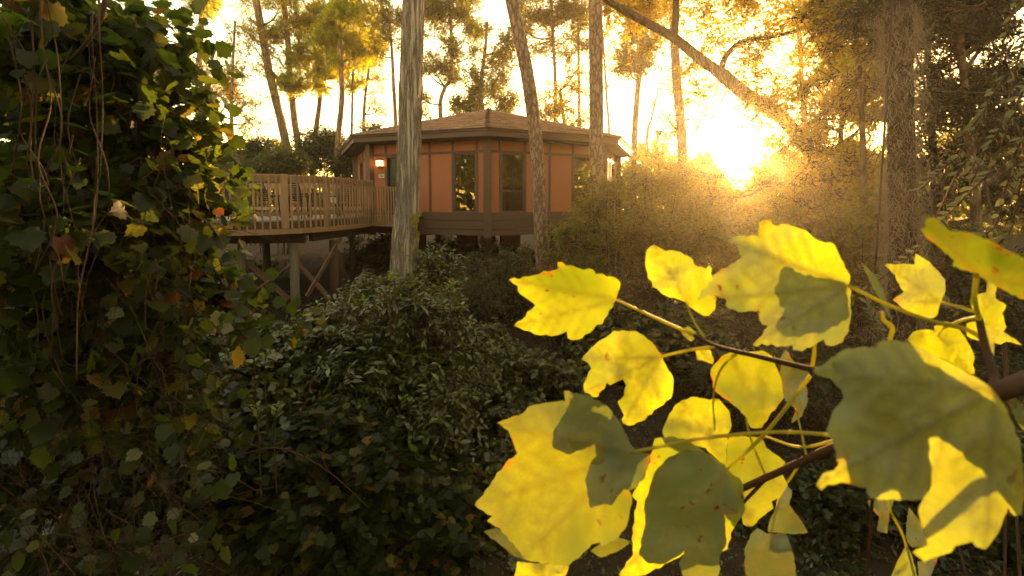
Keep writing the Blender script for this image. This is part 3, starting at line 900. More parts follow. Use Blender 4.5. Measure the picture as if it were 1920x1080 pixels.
def make_chair():
    t = thing('patio_chair', 'x', 'chair', (0, 0, 0))
    V, Fc = [], []
    for i in range(6):
        for j in range(2):
            V.append(((j - .5) * 0.46, -0.22 + i * 0.09, 0.43 - 0.02 * math.sin(i / 5 * math.pi)))
    for i in range(5): Fc.append((2 * i, 2 * i + 1, 2 * i + 3, 2 * i + 2))
    MB().add(V, Fc).build('seat', M['mesh_seat'], t)
    for i in range(9):                                 # back slats
        z = 0.52 + i * 0.058
        MB().bar((-0.22, -0.25 - i * 0.016, z), (0.22, -0.25 - i * 0.016, z), 0.014, 0.034).build('back_slat', M['mesh_seat'], t)
    for s in (-1, 1):
        MB().tube([(s * .24, -0.30, 0), (s * .24, -0.23, 0.43), (s * .235, -0.30, 0.75), (s * .2, -0.40, 1.04)], 0.016, 7).build('back_post', M['metal'], t)
        MB().tube([(s * .25, 0.27, 0), (s * .25, 0.24, 0.62)], 0.016, 7).build('leg', M['metal'], t)
        MB().tube([(s * .25, 0.27, 0.63), (s * .265, 0.0, 0.655), (s * .245, -0.27, 0.63)], 0.022, 7).build('arm', M['metal'], t)
    MB().tube([(-.2, -0.40, 1.04), (0, -0.415, 1.075), (.2, -0.40, 1.04)], 0.018, 7).build('top_bar', M['metal'], t)
    return t
def copy_tree(o, parent=None):
    c = o.copy(); COL.objects.link(c)
    if parent is not None: c.parent = parent
    for ch in list(o.children): copy_tree(ch, c)
    return c
chair = make_chair()
spots = [(-6.2, 13.05, 0.15, 'dark slatted patio chair with its back to the wide railing post'),
         (-7.3, 14.0, -1.5, 'dark patio chair at the left end of the round patio table'),
         (-5.75, 15.1, 2.75, 'dark patio chair on the house side of the round patio table'),
         (-7.9, 13.0, -0.6, 'dark patio chair nearest the vines behind the deck railing')]
for i, (x, y, a, lab) in enumerate(spots):
    c = chair if i == 0 else copy_tree(chair)
    c.location = (x, y, DZ); c.rotation_euler.z = a
    tag(c, lab, 'chair', 'patio chairs round the table on the deck')
lo = Vector((-5.35, 16.2, DZ))
lounge = thing('deck_lounger', 'low reclining lounger with a sloped back near the door end of the deck', 'lounger', lo)
MB().box(lo + Vector((-0.2, -0.1, 0.36)), Vector((0.62, 0, 0)), Vector((0, .3, 0)), UP * .03).build('seat', M['mesh_seat'], lounge)
MB().bar(lo + Vector((-.82, -.1, .36)), lo + Vector((-1.25, -.1, .95)), 0.6, 0.04, (0, 0, 1)).build('backrest', M['white'], lounge)
for x in (-.75, .36):
    for y in (-.36, .16):
        MB().box(lo + Vector((x, y, .165)), Vector((.025, 0, 0)), Vector((0, .025, 0)), UP * .165).build('leg', M['metal'], lounge)
# ------------------------------------------------------------------ trunks in front of the house
def tree_root(name, label, px, py, Y, group=None, cat='tree'):
    p = W(px, py, Y)
    return thing(name, label, cat, (p.x, p.y, ground_z(p.x, p.y)), group)
def at_ground(px, py, Y):
    p = W(px, py, Y)
    return Vector((p.x, p.y, ground_z(p.x, p.y) - 0.1))

cyp = tree_root('cypress_tree', 'thick pale grey trunk with shaggy stringy bark standing in front of the deck end', 757, 520, 9.2)
cb = at_ground(755, 515, 9.2)
pts = [cb, W(757, 480, 9.2), W(764, 380, 9.2), W(769, 200, 9.2), W(774, 60, 9.2), W(778, -60, 9.2), W(783, -300, 9.2), W(786, -700, 9.3)]
trunk_mesh('trunk', pts, [.29, .235, .215, .21, .20, .19, .17, .10], M['bark_grey'], cyp, 96, 300, 0.028, (24, 24, 1.5), 3, 0.25)
mbk = MB()                                             # loose bark strips standing off the trunk
rb = random.Random(11)
C = curve_pts(pts, 240); R = interp([.29, .235, .215, .21, .20, .19, .17, .10], 240)
for i in range(700):
    k = rb.randrange(0, 150); a = rb.random() * 2 * math.pi
    L_ = rb.randrange(4, 12)
    st, wd2 = rb.uniform(0.004, 0.022), rb.uniform(0.008, 0.02)
    V_ = []
    for j in range(5):
        kk = min(k + int(L_ * j / 4), 239)
        aa = a + 0.03 * math.sin(j * 1.3 + i)
        lift = st * (0.2 + abs(j - 1.5) / 2)
        u = Vector((math.cos(aa), math.sin(aa), 0)); t_ = Vector((-u.y, u.x, 0))
        c = C[kk] + u * (R[kk] + 0.006 + lift)
        ww = wd2 * (1 - 0.6 * abs(j - 2) / 2)
        V_ += [c - t_ * ww, c + u * 0.006, c + t_ * ww]
    mbk.add(V_, [f for j in range(4) for f in ((3 * j, 3 * j + 1, 3 * j + 4, 3 * j + 3), (3 * j + 1, 3 * j + 2, 3 * j + 5, 3 * j + 4))])
mbk.build('bark_strips', M['bark_grey'], cyp, False, 'stuff')
plant(cyp, [(W(790, -420, 9.3), (2.2, 1.6, 1.6)), (W(760, -620, 9.2), (2.4, 2, 1.8))], 'leaf_tree', 'flat', 260, 10, .09, .5, 91)

def pine(label, pts, radii, seed, crown, sides=40, rings=160, rough=0.012, name='pine_tree', freq=(15, 15, 7)):
    p = pts[0]
    t = thing(name, label, 'tree', (p.x, p.y, p.z), None)
    trunk_mesh('trunk', pts, radii, M['bark_pine'], t, sides, rings, rough, freq, seed, 0.1)
    return t
pl_ = pine('reddish pine trunk leaning left in front of the right half of the house', [at_ground(1022, 500, 12.2), W(1016, 470, 12.2), W(1008, 300, 12.2), W(992, 160, 12.2), W(972, 60, 12.2), W(957, -10, 12.2), W(925, -160, 12.2), W(880, -420, 12.2)], [.20, .185, .178, .17, .165, .16, .14, .06], 5, None)
plant(pl_, [(W(880, -380, 12.2), (2.2, 1.8, 1.4)), (W(960, -300, 12.2), (1.8, 1.5, 1.0))], 'needle', 'needle', 200, 7, .22, .5, 92, twig_r=.01)
pr_ = pine('straight reddish pine trunk before the right corner of the house', [at_ground(1118, 480, 12.6), W(1119, 400, 12.6), W(1118, 200, 12.6), W(1117, 60, 12.6), W(1116, -60, 12.6), W(1114, -420, 12.6)], [.21, .19, .185, .18, .17, .06], 8, None)
plant(pr_, [(W(1110, -380, 12.6), (2.2, 1.8, 1.4)), (W(1150, -260, 12.6), (1.8, 1.5, 1.0))], 'needle', 'needle', 200, 7, .22, .5, 93, twig_r=.01)

# moss-hung trunk on the right
moss = tree_root('mossy_tree', 'trunk wrapped in hanging pale Spanish moss at the right side', 1690, 500, 5.4)
mp = [at_ground(1695, 640, 5.4), W(1694, 520, 5.4), W(1690, 330, 5.4), W(1686, 130, 5.4), W(1684, -40, 5.4), W(1678, -420, 5.4), W(1670, -900, 5.4)]
mr = [.18, .14, .125, .125, .125, .11, .08]
trunk_mesh('trunk', mp, mr, M['bark_dark'], moss, 30, 120, 0.012, (14, 14, 3), 2, 0.2)
rb = random.Random(5)
C = curve_pts(mp, 200); R = interp(mr, 200)
V_, T_ = [], []
rngm = np.random.default_rng(21)
def strand(p, d, n, step, r, grav=0.25, wob=0.6):
    global V_, T_
    p = np.array(p, float); d = np.array(d, float)
    b = len(V_)
    for j in range(n):
        rr_ = r * (1 - 0.7 * j / n)
        for a in (0, 2.09, 4.19):
            V_.append((p[0] + rr_ * math.cos(a), p[1] + rr_ * math.sin(a), p[2] + rr_ * 0.3 * math.sin(a + 1)))
        d = d + rngm.normal(size=3) * wob; d[2] -= grav
        d /= np.linalg.norm(d)
        p = p + d * step
    for j in range(n - 1):
        for k in range(3):
            k2 = (k + 1) % 3
            a_, b_, c_, e_ = b + j * 3 + k, b + j * 3 + k2, b + j * 3 + 3 + k2, b + j * 3 + 3 + k
            T_ += [(a_, b_, c_), (a_, c_, e_)]
for i in range(5200):
    k = rb.randrange(8, 125)
    a = rb.random() * 2 * math.pi
    u = np.array((math.cos(a), math.sin(a), 0))
    clump = 0.5 + 0.5 * math.sin(k * 0.31 + 2 * math.cos(a * 2)) 
    out = rb.random() ** 1.8 * (0.05 + 0.13 * clump)
    c = np.array(C[k]) + u * (R[k] + 0.002 + out)
    d = np.cross(u, (0, 0, 1)) * rb.uniform(-1, 1) + np.array((0, 0, rb.uniform(-1.2, .4))) + u * rb.uniform(-.1, .5)
    strand(c, d, rb.randrange(6, 12), 0.021, rb.uniform(.0022, .0045), 0.16, 0.42)
np_mesh('moss', V_, T_, M['moss'], moss, True, 'stuff')
# vine stem climbing the mossy trunk
MB().tube(curve_pts([W(1640, 520, 5.1), W(1655, 300, 5.1), W(1664, 160, 5.1), W(1672, 20, 5.1), W(1680, -80, 5.1)], 30), .011, 6).build('climbing_stem', M['stem'], moss, True)
plant(moss, [(W(1700, -420, 5.4), (1.6, 1.4, .9)), (W(1600, -560, 6), (1.8, 1.4, .9))], 'leaf_tree', 'flat', 260, 9, .09, .45, 94)

# live oak whose limbs arch over from the sun
oak = tree_root('oak_tree', 'live oak with dark arching limbs reaching left above the sun', 1400, 420, 16)
ob = at_ground(1580, 440, 20.6)
trunk_mesh('trunk', [ob, W(1570, 420, 20.6), W(1545, 330, 20), W(1470, 225, 18.2), W(1400, 178, 16.6), W(1352, 138, 16)], [.40, .32, .27, .24, .23, .205], M['bark_dark'], oak, 24, 60, .03, (6, 6, 2.5), 9)
trunk_mesh('limb', [W(1356, 142, 16), W(1310, 108, 15.8), W(1262, 70, 15.4), W(1200, 36, 15.0), W(1150, 8, 14.6), W(1105, -24, 14.2)], [.19, .165, .14, .12, .10, .08], M['bark_dark'], oak, 20, 50, .022, (7, 7, 4), 4)
trunk_mesh('limb', [W(1352, 130, 16), W(1362, 104, 15.8), W(1392, 78, 15.5), W(1440, 70, 15.2), W(1500, 55, 15), W(1570, 20, 14.6)], [.11, .095, .08, .07, .055, .04], M['bark_dark'], oak, 12, 40, .012, (8, 8, 4), 6)
trunk_mesh('limb', [W(1262, 72, 15.4), W(1268, 20, 15.3), W(1262, -60, 15.2)], [.13, .11, .08], M['bark_dark'], oak, 12, 30, .01, (8, 8, 4), 7)
oc = [(1180, 12, 60), (1230, 18, 60), (1300, 22, 60), (1330, 70, 42), (1390, 30, 55), (1430, 90, 40), (1480, 30, 70), (1550, 40, 70), (1600, 20, 60), (1640, 60, 60), (1570, 110, 50), (1500, 100, 40), (1400, 130, 34), (1460, 165, 50), (1330, 165, 40), (1420, 185, 36), (1200, -40, 80), (1330, -50, 100), (1480, -60, 110), (1620, -60, 110), (1230, 100, 26), (1290, 140, 30), (1540, 170, 45), (1448, 205, 44), (1490, 262, 46), (1525, 330, 46), (1440, 150, 40)]
plant(oak, [(W(x, y, 15.2 + ((i * 7) % 5) * .5), (r / F * 15.3, r / F * 17, r / F * 13.5)) for i, (x, y, r) in enumerate(oc)], 'leaf_amber', 'flat', 3000, 10, .16, .45, 95, twig_r=.008, sub=8, shell=.3)
V_, T_ = [], []
for i in range(700):                                   # moss beards under the limbs
    x = rb.uniform(1180, 1480); y = 60 + 90 * abs((x - 1330) / 150) * 0 + rb.uniform(-5, 70) + (x - 1200) * .3 * (x < 1400)
    strand(W(x, y, 15.4 + rb.uniform(-.4, .8)), (0, 0, -1), rb.randrange(8, 18), 0.055, .006, 0.6, 0.35)
np_mesh('moss', V_, T_, M['moss'], oak, True, 'stuff')

# ------------------------------------------------------------------ trees beyond the house
def far_tree(label, trunk_px, Y, w0, w1, clumps, mat, seed, kind='flat', leaf=.2, n=60, per=8, name='tree', group=None, dens=1.0):
    """trunk_px runs from the ground up; clumps = (px, py, r_px)"""
    b = at_ground(*trunk_px[0], Y)
    t = thing(name, label, 'tree', tuple(b), group)
    pts = [b] + [W(x, y, Y + 0.3 * math.sin(i * 2.1 + seed)) for i, (x, y) in enumerate(trunk_px)]
    n_ = len(pts)
    rad = [w0 * .5 / F * Y * 1.1] + interp([w0 * .5 / F * Y, w1 * .5 / F * Y], n_ - 1)
    trunk_mesh('trunk', pts, rad, M['bark_far'], t, 10, 50, rad[0] * .12, (5, 5, 2), seed)
    cl, mb_ = [], MB()
    rs = random.Random(seed)
    cv = curve_pts(pts, 40)
    for (x, y, r) in clumps:
        c = W(x, y, Y + rs.uniform(-1, 1) * r / F * Y * .8)
        R_ = r / F * Y
        cl.append((c, (R_, R_ * 1.0, R_ * .72)))
        q = min(cv, key=lambda p: (p - (c - Vector((0, 0, R_ * .8)))).length)
        if (q - c).length > .15 and sun_gap(np.array([tuple(q.lerp(c, k_)) for k_ in (.3, .6, 1)]), .8, .02).all():
            mid = q.lerp(c, .55) + Vector((0, 0, -.12 * (q - c).length))
            r0 = max(.018, .055 * (q - c).length ** .5)
            mb_.tube(curve_pts([q, mid, c], 8), interp([r0, r0 * .6, .012], 8), 5)
            for _ in range(3):
                e = c + Vector((rs.uniform(-1, 1), rs.uniform(-1, 1), rs.uniform(-.5, .9))) * R_ * .8
                mb_.tube(curve_pts([mid.lerp(c, rs.uniform(.2, 1)), c.lerp(e, .5) + Vector((0, 0, .06)), e], 6), interp([.02, .012, .006], 6), 4)
    if mb_.v: mb_.build('branches', M['bark_far'], t, True)
    area = sum(r * r for _, _, r in clumps)
    plant(t, cl, mat, kind, max(20, int(n * area / 2500 * dens * (2.4 if mat == 'leaf_tree' else 1))), per, leaf, leaf * (2.2 if kind == 'needle' else 3.2), seed + 300, twig_r=.012, droop=.12, sub=7, shell=.3)
    return t
FT = [
 ('thin bare pine trunk high above the vines at the far left', [(372, 330), (374, 120), (378, 40), (381, -60)], 34, 11, 8, [(388, 15, 22), (400, -40, 60)], 'needle', 1, 'needle', .3),
 ('slender young tree with amber leaves left of the leaning deck pines', [(437, 300), (434, 200), (437, 110), (441, 40)], 26, 7, 3, [(415, 145, 30), (392, 128, 26), (455, 130, 28), (445, 175, 30), (420, 190, 26), (460, 195, 22), (438, 60, 18), (437, 90, 18), (405, 205, 18), (470, 225, 22), (460, 250, 18)], 'leaf_amber', 2, 'flat', .15),
 ('tall pine leaning left above the deck with amber climbers on its trunk', [(543, 320), (530, 240), (508, 150), (493, 70), (480, 0), (470, -60)], 28, 15, 11, [(478, 88, 30), (492, 125, 24), (510, 60, 28), (470, 45, 24), (505, 100, 22), (525, 20, 30), (475, -30, 60), (512, 185, 14), (518, 215, 10)], 'leaf_amber', 3, 'flat', .14),
 ('pine just right of the leaning amber-wrapped pine behind the deck', [(566, 325), (553, 230), (544, 150), (540, 80), (532, 0), (528, -60)], 29, 12, 8, [(543, 148, 26), (560, 170, 20), (530, 60, 28), (565, 40, 30), (575, 85, 26), (545, 110, 22), (600, 20, 34), (545, 160, 20), (530, -40, 60)], 'needle', 4, 'needle', .26),
 ('forked pine with feathery needle tufts behind the middle of the deck', [(586, 320), (592, 250), (600, 180), (595, 120), (590, 90)], 31, 10, 5, [(600, 130, 34), (625, 110, 30), (585, 150, 26), (640, 135, 24), (610, 90, 30), (570, 125, 22), (625, 60, 30), (585, 50, 30), (650, 90, 24)], 'needle', 5, 'needle', .26),
 ('tall bare pine left of the house rising above the deck rail', [(632, 328), (635, 250), (641, 180), (638, 90), (633, 0), (632, -60)], 27, 11, 7, [(650, 60, 34), (625, 40, 28), (665, 95, 30), (640, 120, 24), (660, 20, 36), (615, 75, 20), (640, -40, 70)], 'needle', 6, 'needle', .26),
 ('thin pine with a straight stem just left of the house roof', [(659, 330), (660, 220), (662, 120), (664, 10)], 30, 5, 3, [(675, 110, 30), (690, 80, 30), (665, 160, 18), (700, 40, 34), (670, 20, 30)], 'needle', 7, 'needle', .26),
 ('small sunlit golden tree above the left roof edge', [(682, 270), (683, 200), (690, 140), (700, 60)], 33, 6, 3, [(694, 200, 22), (700, 170, 20), (690, 230, 20), (710, 140, 24), (680, 150, 20), (712, 205, 16), (705, 110, 20)], 'leaf_amber', 8, 'flat', .16),
 ('thin moss-hung tree close to the left side of the shaggy grey trunk', [(742, 240), (738, 160), (735, 100), (728, 20)], 28, 7, 4, [(735, 75, 18), (715, 40, 22), (750, 30, 26), (710, 100, 12), (720, -10, 30)], 'leaf_tree', 9, 'flat', .18),
 ('green oak with a kinked trunk rising behind the left roof slope', [(826, 225), (826, 190), (834, 165), (846, 140), (846, 60), (842, 0)], 30, 8, 5, [(815, 25, 34), (845, 20, 34), (820, 70, 22), (812, 120, 24), (848, 125, 30), (880, 60, 24), (850, 85, 20), (885, 100, 18), (800, 130, 16), (795, 185, 18), (800, 215, 14), (860, 150, 16), (870, 20, 40), (840, -40, 80)], 'leaf_tree', 10, 'flat', .18),
 ('dark leaved tree directly behind the roof peak', [(902, 215), (903, 150), (910, 90), (914, 40)], 27, 9, 4, [(880, 190, 30), (905, 165, 28), (940, 195, 28), (860, 205, 24), (935, 150, 26), (950, 110, 22), (890, 135, 22), (960, 190, 18), (925, 115, 20), (905, 60, 16), (960, 80, 26)], 'leaf_tree', 11, 'flat', .18),
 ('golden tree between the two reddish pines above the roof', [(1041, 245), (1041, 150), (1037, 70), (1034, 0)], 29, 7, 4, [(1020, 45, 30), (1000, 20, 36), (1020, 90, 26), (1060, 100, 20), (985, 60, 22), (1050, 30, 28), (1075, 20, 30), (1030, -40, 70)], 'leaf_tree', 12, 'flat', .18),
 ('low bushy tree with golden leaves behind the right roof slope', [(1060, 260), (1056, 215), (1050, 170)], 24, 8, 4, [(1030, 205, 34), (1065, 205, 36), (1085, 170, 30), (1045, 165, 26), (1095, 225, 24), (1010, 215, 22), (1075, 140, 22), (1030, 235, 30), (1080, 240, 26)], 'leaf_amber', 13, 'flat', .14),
 ('thin straight pine touching the left edge of the right reddish pine', [(1086, 240), (1085, 140), (1084, 40), (1082, -30)], 31, 6, 4, [(1090, 40, 26), (1070, 70, 20), (1095, 85, 16)], 'leaf_tree', 14, 'flat', .18),
 ('pair of thin pale stems right of the straight reddish pine', [(1142, 262), (1138, 190), (1133, 110), (1130, 60)], 30, 5, 3, [(1135, 60, 22), (1145, 110, 16), (1140, 160, 14)], 'leaf_amber', 15, 'flat', .15),
 ('dark trunk with leafy top above the right end of the roof', [(1189, 280), (1193, 200), (1200, 120), (1203, 40), (1205, -30)], 25, 11, 8, [(1195, 115, 34), (1180, 60, 30), (1215, 75, 28), (1175, 125, 20), (1215, 20, 40), (1180, 10, 36), (1170, 95, 18), (1205, -40, 60)], 'leaf_tree', 16, 'flat', .18),
 ('thin slanted stem between the roof end and the mossy forked trunk', [(1213, 265), (1222, 220), (1234, 170)], 33, 6, 3, [(1236, 165, 16), (1225, 190, 12)], 'leaf_amber', 17, 'flat', .15),
 ('moss-hung trunk directly under the arching oak limb', [(1279, 290), (1275, 220), (1268, 140), (1264, 60), (1262, -20)], 22, 18, 14, [(1260, 150, 24), (1290, 190, 28), (1300, 240, 18), (1250, 220, 20), (1300, 120, 24), (1260, 250, 22), (1240, 260, 22), (1320, 210, 16)], 'leaf_amber', 18, 'flat', .13),
 ('thin pale trunk above and right of the sun', [(1512, 330), (1506, 200), (1500, 90), (1494, 20)], 28, 9, 7, [(1495, 60, 30), (1520, 95, 24), (1480, 110, 20), (1530, 200, 30), (1500, 20, 40)], 'leaf_amber', 19, 'flat', .15),
]
for lab, tp, Y, w0, w1, cl, mat, sd, kind, lf in FT:
    far_tree(lab, tp, Y, w0, w1, cl, mat, sd, kind, lf, n=(200 if kind == 'needle' else 190), per=(7 if kind == 'needle' else 9), name=('pine_tree' if 'pine' in lab and 'reddish' not in lab else 'tree'))

far_tree('low spreading golden tree below and left of the sun', [(1330, 420), (1335, 370), (1345, 320)], 22, 9, 5, [(1325, 335, 46), (1290, 300, 36), (1390, 365, 52), (1455, 340, 46), (1260, 335, 44), (1300, 370, 50), (1450, 265, 34), (1420, 400, 50), (1490, 300, 44), (1225, 300, 30), (1510, 240, 36)], 'leaf_amber', 51, 'flat', .13, n=190, per=9)
# dense woods on the right
RT_ = [
 ('sunlit golden tree filling the gap between the sun and the mossy trunk', [(1570, 420), (1575, 300), (1580, 150)], 12, 12, 6, [(1560, 130, 60), (1620, 110, 55), (1590, 200, 60), (1530, 220, 45), (1630, 210, 55), (1600, 290, 60), (1540, 310, 50), (1640, 320, 45), (1500, 260, 40), (1560, 380, 60), (1630, 400, 55), (1500, 360, 50)], 'leaf_amber', 31, .15, .8),
 ('tall leafy tree crowding the top left of the mossy trunk', [(1620, 420), (1615, 200), (1605, 60)], 10, 11, 6, [(1600, 30, 70), (1640, 70, 60), (1560, 10, 60), (1650, 150, 50), (1610, -60, 100)], 'leaf_amber', 32, .13, 1.0),
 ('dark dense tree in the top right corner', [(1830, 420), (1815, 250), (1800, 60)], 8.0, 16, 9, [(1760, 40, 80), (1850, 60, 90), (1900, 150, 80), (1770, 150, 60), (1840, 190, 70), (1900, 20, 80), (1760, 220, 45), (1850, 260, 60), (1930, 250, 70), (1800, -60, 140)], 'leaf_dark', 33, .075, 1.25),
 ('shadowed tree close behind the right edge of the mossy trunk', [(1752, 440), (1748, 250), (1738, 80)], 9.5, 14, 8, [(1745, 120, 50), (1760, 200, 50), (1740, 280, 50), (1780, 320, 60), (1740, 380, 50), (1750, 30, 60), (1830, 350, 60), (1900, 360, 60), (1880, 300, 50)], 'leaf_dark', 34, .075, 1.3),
]
for lab, tp, Y, w0, w1, cl, mat, sd, lf, dn in RT_:
    far_tree(lab, tp, Y, w0, w1, cl, mat, sd, 'oval', lf, n=(130 if sd < 33 else 120), per=9, name='tree', dens=dn)
mbk = thing('bare_branch', 'long bare horizontal branch right of the mossy trunk', 'branch', W(1800, 175, 6.5))
MB().tube(curve_pts([W(1725, 170, 6.5), W(1800, 174, 6.4), W(1880, 177, 6.3), W(1990, 190, 6.2)], 20), interp([.012, .02, .022], 20), 7).build('stem', M['bark_dark'], mbk, True)
MB().tube(curve_pts([W(1880, 177, 6.3), W(1905, 200, 6.25), W(1935, 240, 6.2)], 10), interp([.012, .005], 10), 6).build('side_twig', M['bark_dark'], mbk, True)

# evergreen shrubs behind and beside the deck
def shrub(label, blobs, Y, mat, kind, leaf, n_tw, seed, per=9, singles=0, aspect=1.0, name='shrub', group=None, depth=1.0, tw=3.0, cat='shrub', stems=3, **kw):
    """blobs = (px, py, rx_px, ry_px, depth offset)"""
    cl = []
    for (x, y, rx, ry, dy) in blobs:
        Yb = Y + dy
        cl.append((W(x, y, Yb), (rx / F * Yb, depth * (rx + ry) * .5 / F * Yb, ry / F * Yb)))
    c0 = cl[0][0]
    cx = sum(c.x for c, r in cl) / len(cl); cyy = sum(c.y for c, r in cl) / len(cl)
    root = thing(name, label, cat, (cx, cyy, ground_z(cx, cyy)), group)
    rs = random.Random(seed)
    mb_ = MB()
    for i, (c, r) in enumerate(cl):
        for j in range(stems):
            e = Vector(c) + Vector((rs.uniform(-.8, .8) * r[0], rs.uniform(-.8, .8) * r[1], rs.uniform(-.2, .85) * r[2]))
            g = Vector((cx + rs.uniform(-.3, .3) + (c.x - cx) * .4, cyy + rs.uniform(-.3, .3) + (c.y - cyy) * .4, 0)); g.z = ground_z(g.x, g.y) - .05
            m_ = g.lerp(e, .5) + Vector((rs.uniform(-.12, .12), rs.uniform(-.12, .12), .15))
            r0 = min(.02, .008 + .004 * (e - g).length)
            mb_.tube(curve_pts([g, m_, e], 8), interp([r0, r0 * .6, .004], 8), 5)
    mb_.build('stems', M['stem'], root, True)
    plant(root, cl, mat, kind, n_tw, per, leaf, leaf * tw, seed, singles, aspect, sub=9, **kw)
    return root
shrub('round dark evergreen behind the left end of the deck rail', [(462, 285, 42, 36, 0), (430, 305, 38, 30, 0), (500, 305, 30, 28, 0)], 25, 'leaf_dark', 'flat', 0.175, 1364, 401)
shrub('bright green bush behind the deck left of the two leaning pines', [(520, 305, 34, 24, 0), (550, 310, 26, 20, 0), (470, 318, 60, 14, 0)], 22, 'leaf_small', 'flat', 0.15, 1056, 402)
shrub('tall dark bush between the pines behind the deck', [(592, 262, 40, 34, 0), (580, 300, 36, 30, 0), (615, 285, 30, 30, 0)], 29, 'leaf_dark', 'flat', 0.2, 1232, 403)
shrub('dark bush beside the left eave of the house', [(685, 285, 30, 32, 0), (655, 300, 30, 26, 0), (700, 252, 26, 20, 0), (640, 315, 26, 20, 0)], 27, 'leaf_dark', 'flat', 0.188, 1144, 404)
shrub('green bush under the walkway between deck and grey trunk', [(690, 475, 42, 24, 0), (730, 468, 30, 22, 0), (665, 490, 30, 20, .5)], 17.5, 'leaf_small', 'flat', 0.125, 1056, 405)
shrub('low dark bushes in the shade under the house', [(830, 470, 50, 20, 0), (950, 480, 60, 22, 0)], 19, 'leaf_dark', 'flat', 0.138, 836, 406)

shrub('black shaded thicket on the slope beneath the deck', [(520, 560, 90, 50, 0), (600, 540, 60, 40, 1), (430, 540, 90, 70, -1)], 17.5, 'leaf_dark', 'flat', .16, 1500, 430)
# undergrowth between the viewpoint and the house
shrub('upright azalea bush with stiff shoots below the house corner post', [(900, 545, 62, 50, 0), (960, 530, 60, 48, .4), (850, 560, 48, 50, -.2), (1000, 560, 50, 60, .3), (885, 500, 22, 30, 0), (940, 492, 20, 30, .2), (980, 480, 14, 34, .2)], 10.4, 'leaf_small', 'oval', .07, 1500, 407, 9, 120, .8)
shrub('leafy saplings around the foot of the grey shaggy trunk', [(800, 520, 40, 44, 0), (830, 500, 24, 40, .2), (700, 555, 46, 34, -.6), (760, 560, 50, 34, -.8)], 9.4, 'leaf_oval', 'oval', .12, 620, 408, 8, 100, .85)
shrub('big glossy rhododendron in the middle foreground', [(740, 640, 110, 85, 0), (680, 700, 110, 90, -.3), (810, 690, 90, 100, .1), (760, 570, 70, 46, .1), (640, 760, 100, 90, -.5), (780, 800, 120, 110, -.4), (700, 600, 60, 50, 0)], 6.3, 'leaf_oval', 'oval', .12, 1900, 409, 8, 300, .9)
shrub('leafy creeper-covered bush in the left foreground below the deck poles', [(500, 690, 90, 70, .3), (560, 640, 70, 50, .8), (470, 760, 100, 80, 0), (420, 700, 70, 60, .2), (540, 800, 110, 90, -.3), (600, 700, 70, 60, .4), (450, 660, 40, 40, .4)], 5.6, 'leaf_round', 'round', .098, 1900, 410, 8, 300, .95)
shrub('dark tangled bush at the bottom centre edge', [(600, 930, 150, 110, 0), (720, 960, 140, 120, 0), (480, 950, 130, 110, -.2), (660, 860, 110, 80, .2), (820, 940, 110, 110, .2)], 4.5, 'leaf_vine', 'grape', .10, 1500, 411, 8, 300, .9)
shrub('low ivy mound left of the big yellow maple leaf cluster', [(930, 720, 90, 60, 0), (1000, 690, 90, 60, .5), (880, 800, 90, 80, -.6), (970, 800, 90, 70, -.8), (1050, 720, 70, 60, .4), (900, 650, 70, 50, .9)], 7.4, 'leaf_small', 'round', .074, 1700, 412, 9, 200, .95)
shrub('creeping ground ivy at the bottom edge beside the lowest maple leaf', [(880, 990, 110, 100, 0), (960, 900, 100, 80, .7), (980, 1040, 140, 90, -.2), (1080, 900, 100, 90, .9)], 5.0, 'leaf_round', 'round', .066, 1300, 413, 9, 260, .95)
shrub('small leaved bush behind the curled yellow maple leaf', [(1120, 620, 90, 60, 0), (1200, 600, 80, 60, .3), (1060, 590, 70, 50, .6), (1180, 690, 100, 60, -.8), (1290, 640, 90, 70, -.4)], 9.0, 'leaf_small', 'round', .075, 1800, 414, 9, 100, .9)
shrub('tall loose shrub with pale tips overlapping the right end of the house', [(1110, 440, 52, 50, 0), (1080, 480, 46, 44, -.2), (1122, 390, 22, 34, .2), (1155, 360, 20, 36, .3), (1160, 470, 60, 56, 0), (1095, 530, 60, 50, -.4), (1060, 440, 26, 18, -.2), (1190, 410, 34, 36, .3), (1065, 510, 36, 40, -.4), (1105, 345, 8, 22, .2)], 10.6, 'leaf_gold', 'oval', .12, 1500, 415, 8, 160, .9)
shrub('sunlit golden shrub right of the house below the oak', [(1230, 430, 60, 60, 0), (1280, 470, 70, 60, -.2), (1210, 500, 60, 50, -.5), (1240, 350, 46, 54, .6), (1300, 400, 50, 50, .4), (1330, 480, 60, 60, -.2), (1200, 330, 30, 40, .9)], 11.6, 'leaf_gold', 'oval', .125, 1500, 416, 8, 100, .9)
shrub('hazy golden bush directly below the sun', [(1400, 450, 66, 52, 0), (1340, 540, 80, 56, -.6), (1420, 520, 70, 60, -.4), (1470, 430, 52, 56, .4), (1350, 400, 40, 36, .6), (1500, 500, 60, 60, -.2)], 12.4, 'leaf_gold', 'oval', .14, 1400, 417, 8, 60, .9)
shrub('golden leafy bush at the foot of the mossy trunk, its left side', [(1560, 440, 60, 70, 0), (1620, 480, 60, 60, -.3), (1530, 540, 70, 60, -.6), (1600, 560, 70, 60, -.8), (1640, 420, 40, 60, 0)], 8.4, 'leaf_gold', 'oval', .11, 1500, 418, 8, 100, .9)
shrub('dark low thicket in the lower right behind the maple leaves', [(1500, 720, 130, 80, 0), (1640, 740, 130, 90, -.3), (1780, 700, 120, 90, -.4), (1880, 640, 90, 90, -.2), (1760, 560, 80, 60, .3), (1400, 700, 90, 70, .4), (1860, 500, 90, 80, .4)], 6.6, 'leaf_dark', 'oval', .085, 4200, 419, 8, 120, .9)
